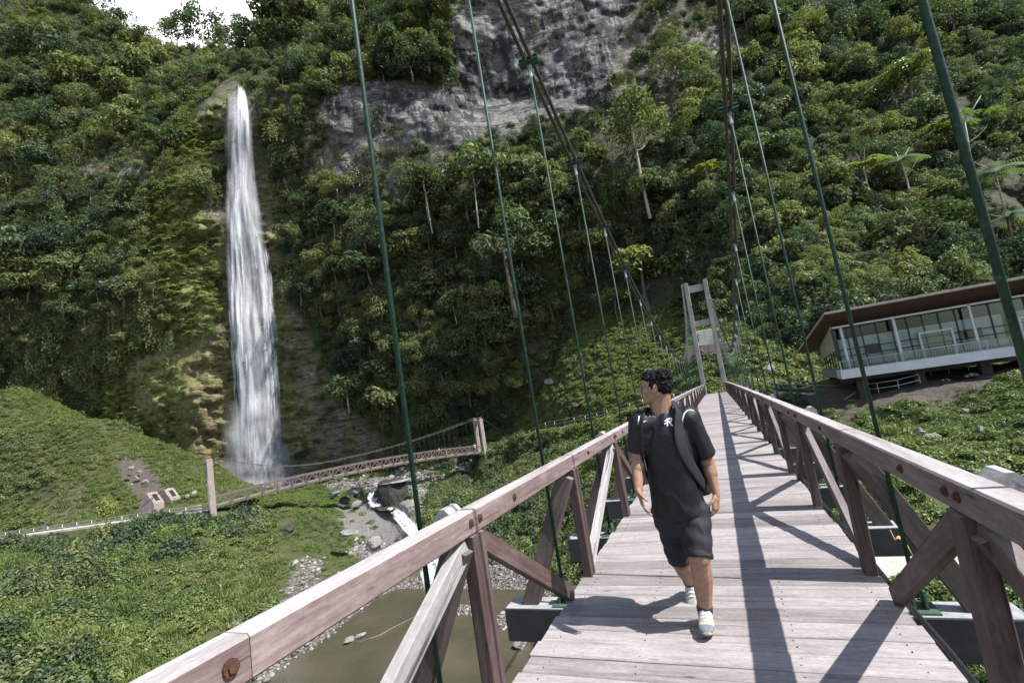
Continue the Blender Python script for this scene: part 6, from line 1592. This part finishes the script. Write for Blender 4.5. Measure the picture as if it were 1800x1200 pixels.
# socks and shoes
for s in (-1, 1):
    k = Blob(); up = nrmz(knee[s]-ank[s]); k.cone(ank[s]-up*.03, ank[s]+up*(.062 if s > 0 else .05), .049, .052, 18, True, False); k.skin('sock', .006, 1, 'sock', MAN)
    heel = ank[s]-up*.055; fd = nrmz((toe[s]-ank[s])*np.array((1, 1, 1))); 
    ground_n = MU
    if s > 0: fwd = nrmz(np.array((.03, -1, .13))); 
    else: fwd = nrmz(np.array((-.02, -.78, -.60)))
    sd = nrmz(np.cross(MU, fwd)); upf = np.cross(fwd, sd); upf = upf if upf[2] > 0 else -upf
    h0 = ank[s]-upf*.075-fwd*.065
    def S(a, h): return h0+fwd*a+upf*h
    up_ = Blob(); up_.loft([(S(-.012, .05), sd, upf, .024, .034), (S(.02, .058), sd, upf, .039, .058), (S(.07, .062), sd, upf, .044, .062), (S(.12, .055), sd, upf, .046, .054), (S(.17, .041), sd, upf, .050, .040), (S(.22, .029), sd, upf, .048, .026), (S(.262, .024), sd, upf, .036, .019), (S(.282, .022), sd, upf, .016, .011)], 24, 2.3)
    up_.cone(S(.058, .07), S(.060, .116), .052, .055, 18, True, False)
    shoe = up_.skin('shoe', .0042, 2, 'shoe_upper', MAN)
    sb_ = Blob(); sb_.loft([(S(-.02, .012), sd, upf, .026, .014), (S(.02, .010), sd, upf, .042, .015), (S(.08, .008), sd, upf, .042, .013), (S(.17, .009), sd, upf, .053, .013), (S(.24, .012), sd, upf, .049, .012), (S(.292, .019), sd, upf, .022, .010)], 24, 3)
    sb_.skin('sole', .0045, 1, 'shoe_sole', shoe)
    tc_ = Blob(); tc_.loft([(S(.205, .030), sd, upf, .0515, .0265), (S(.235, .028), sd, upf, .049, .0255), (S(.262, .0255), sd, upf, .040, .021), (S(.286, .022), sd, upf, .018, .011)], 20, 2.4); tc_.skin('toe_cap', .0042, 1, 'shoe_grey', shoe)
    mb = MB()
    for q in range(4):
        a = .098+.024*q; h = .122-.0125*q
        mb.tube([S(a, h-.014)+sd*.032, S(a+.004, h+.001), S(a+.012, h-.014)-sd*.032], .0045, 6)
    mb.build('laces', M['white_trim'], shoe, True)
    mb = MB(); mb.beam(S(.06, .115)-upf*.0+fwd*.050, S(.06, .115)+fwd*.045+upf*.03, .04, .008, sd); mb.build('tongue', M['shoe_grey'], shoe)
# ---------------------------------------------------------------- backpack
BP = empty('backpack', tuple(O0), 0, 'black backpack worn by the walking man, padded strap over his left shoulder', 'backpack')
bb = Blob(); c0 = tor(.46)-MF*.215+MS*.045
bb.loft([(c0+MU*-.27, MS, MF, .12, .05), (c0+MU*-.25, MS, MF, .150, .085), (c0+MU*-.05, MS, MF, .160, .100), (c0+MU*.12, MS, MF, .150, .090), (c0+MU*.22, MS, MF, .12, .07), (c0+MU*.245, MS, MF, .07, .04)], 28, 3)
bb.loft([(c0+MU*-.22-MF*.10, MS, MF, .09, .03), (c0+MU*-.18-MF*.10, MS, MF, .12, .045), (c0+MU*.0-MF*.10, MS, MF, .12, .045), (c0+MU*.05-MF*.10, MS, MF, .10, .03)], 24, 3)
bb.skin('pack_body', .009, 2, 'pack', BP, lambda co: .005*fbm(co*8, 3, 5))
def strap(pts, wid, thick, over):
    P = []; Nn = []
    for px, py in pts:
        h_, n_ = hit(px, py, .006)
        if h_ is not None: P.append(h_); Nn.append(n_)
    P = over[0]+P+over[1]; m = len(P); P = np.array(P); c_ = tor(.75)
    V = []; F = []
    for i in range(m):
        t_ = nrmz(P[min(i+1, m-1)]-P[max(i-1, 0)]); out = P[i]-(c_+MU*((P[i]-c_)@MU)*.85); out = nrmz(out-t_*(out@t_)); sd = np.cross(t_, out)
        for a, h in ((-.5, 0), (-.5, .6), (-.35, 1), (.35, 1), (.5, .6), (.5, 0)): V.append(P[i]+sd*wid*a+out*thick*h)
        if i:
            for k in range(6): q = (i-1)*6; F.append((q+k, q+(k+1) % 6, q+6+(k+1) % 6, q+6+k))
    F += [tuple(range(6)), tuple((m-1)*6+5-k for k in range(6))]
    me = mesh('shoulder_strap', np.array(V), F, True); o = link('shoulder_strap', me, BP, M['strap_pad'])
    sub = o.modifiers.new('s', 'SUBSURF'); sub.levels = 2; sub.render_levels = 2
topL = sh[1]*.62+neck*.38
strap([(1194, 722), (1192, 735), (1191, 750), (1192, 768), (1196, 786), (1203, 803)], .084, .020, ([topL-MF*.15-MU*.03, topL-MF*.09+MU*.045, topL-MF*.01+MU*.075, topL+MF*.045+MU*.052], [tor(.28)+MS*.19+MF*.02, tor(.2)+MS*.17-MF*.09]))
topR = sh[-1]*.62+neck*.38
strap([(1128.5, 738), (1126.5, 752), (1126, 768), (1126.5, 784)], .052, .018, ([topR-MF*.15-MU*.03, topR-MF*.09+MU*.045, topR-MF*.01+MU*.072, topR+MF*.05+MU*.05], [tor(.28)-MS*.19+MF*.0, tor(.2)-MS*.17-MF*.09]))
# ---------------------------------------------------------------- camera, light, sky
cam = bpy.data.cameras.new('camera'); cam.sensor_width = 36; cam.lens = FOC/1800*36; cam.clip_start = .05; cam.clip_end = 2000
co = bpy.data.objects.new('camera', cam); COL.objects.link(co)
Bk = -FW
co.matrix_world = Matrix(((RT[0], UP[0], Bk[0], CAM[0]), (RT[1], UP[1], Bk[1], CAM[1]), (RT[2], UP[2], Bk[2], CAM[2]), (0, 0, 0, 1)))
SC.camera = co
SUN_EL = R_(51); SUN_AZ = R_(95)      # measured from the rail shadow on the planks; azimuth clockwise from +Y
to_sun = Vector((math.sin(SUN_AZ)*math.cos(SUN_EL), math.cos(SUN_AZ)*math.cos(SUN_EL), math.sin(SUN_EL)))
sl = bpy.data.lights.new('sun', 'SUN'); sl.energy = 5.0; sl.angle = R_(.53); sl.color = (1.0, .97, .925)
so = bpy.data.objects.new('sun', sl); COL.objects.link(so); so.rotation_euler = to_sun.to_track_quat('Z', 'Y').to_euler(); so.location = (30, 0, 60)
wd = bpy.data.worlds.new('World'); SC.world = wd; wd.use_nodes = True
nt = wd.node_tree; nt.nodes.clear()
o_ = nt.nodes.new('ShaderNodeOutputWorld'); bg = nt.nodes.new('ShaderNodeBackground'); bg.inputs[1].default_value = .11
sky = nt.nodes.new('ShaderNodeTexSky'); sky.sky_type = 'NISHITA'; sky.sun_disc = False; sky.sun_elevation = SUN_EL; sky.sun_rotation = SUN_AZ
sky.altitude = 1200; sky.dust_density = 1.2
tc = nt.nodes.new('ShaderNodeTexCoord'); mp = nt.nodes.new('ShaderNodeMapping'); mp.inputs['Scale'].default_value = (1, 1, 1.8); mp.inputs['Location'].default_value = (.37, .12, .0)
nz_ = nt.nodes.new('ShaderNodeTexNoise'); nz_.inputs['Scale'].default_value = 2.3; nz_.inputs['Detail'].default_value = 7; nz_.inputs['Roughness'].default_value = .55
rp = nt.nodes.new('ShaderNodeValToRGB'); rp.color_ramp.elements[0].position = .54; rp.color_ramp.elements[1].position = .66
mx = nt.nodes.new('ShaderNodeMix'); mx.data_type = 'RGBA'; mx.inputs[7].default_value = (15, 15.2, 15.5, 1)
L_ = nt.links.new
L_(tc.outputs['Generated'], mp.inputs[0]); L_(mp.outputs[0], nz_.inputs['Vector']); 
gap = at(265, 10, 1.0)-CAM; gap /= np.linalg.norm(gap)       # a bank of white cloud stands over the rim left of the falls
dp = nt.nodes.new('ShaderNodeVectorMath'); dp.operation = 'DOT_PRODUCT'; dp.inputs[1].default_value = tuple(gap); L_(tc.outputs['Generated'], dp.inputs[0])
mr = nt.nodes.new('ShaderNodeMapRange'); mr.inputs[1].default_value = .989; mr.inputs[2].default_value = .9965; mr.inputs[3].default_value = 0; mr.inputs[4].default_value = .42; L_(dp.outputs['Value'], mr.inputs[0])
ad = nt.nodes.new('ShaderNodeMath'); ad.operation = 'ADD'; L_(nz_.outputs[0], ad.inputs[0]); L_(mr.outputs[0], ad.inputs[1]); L_(ad.outputs[0], rp.inputs[0]); L_(rp.outputs[0], mx.inputs[0])
L_(sky.outputs[0], mx.inputs[6]); L_(mx.outputs[2], bg.inputs[0]); L_(bg.outputs[0], o_.inputs[0])
vs = SC.view_settings; vs.view_transform = 'Standard'; vs.look = 'None'; vs.gamma = 1; vs.exposure = .92
SC.cycles.transparent_max_bounces = 40; SC.cycles.max_bounces = 7; SC.cycles.diffuse_bounces = 3; SC.cycles.glossy_bounces = 2
SC.cycles.transmission_bounces = 4; SC.cycles.use_denoising = True
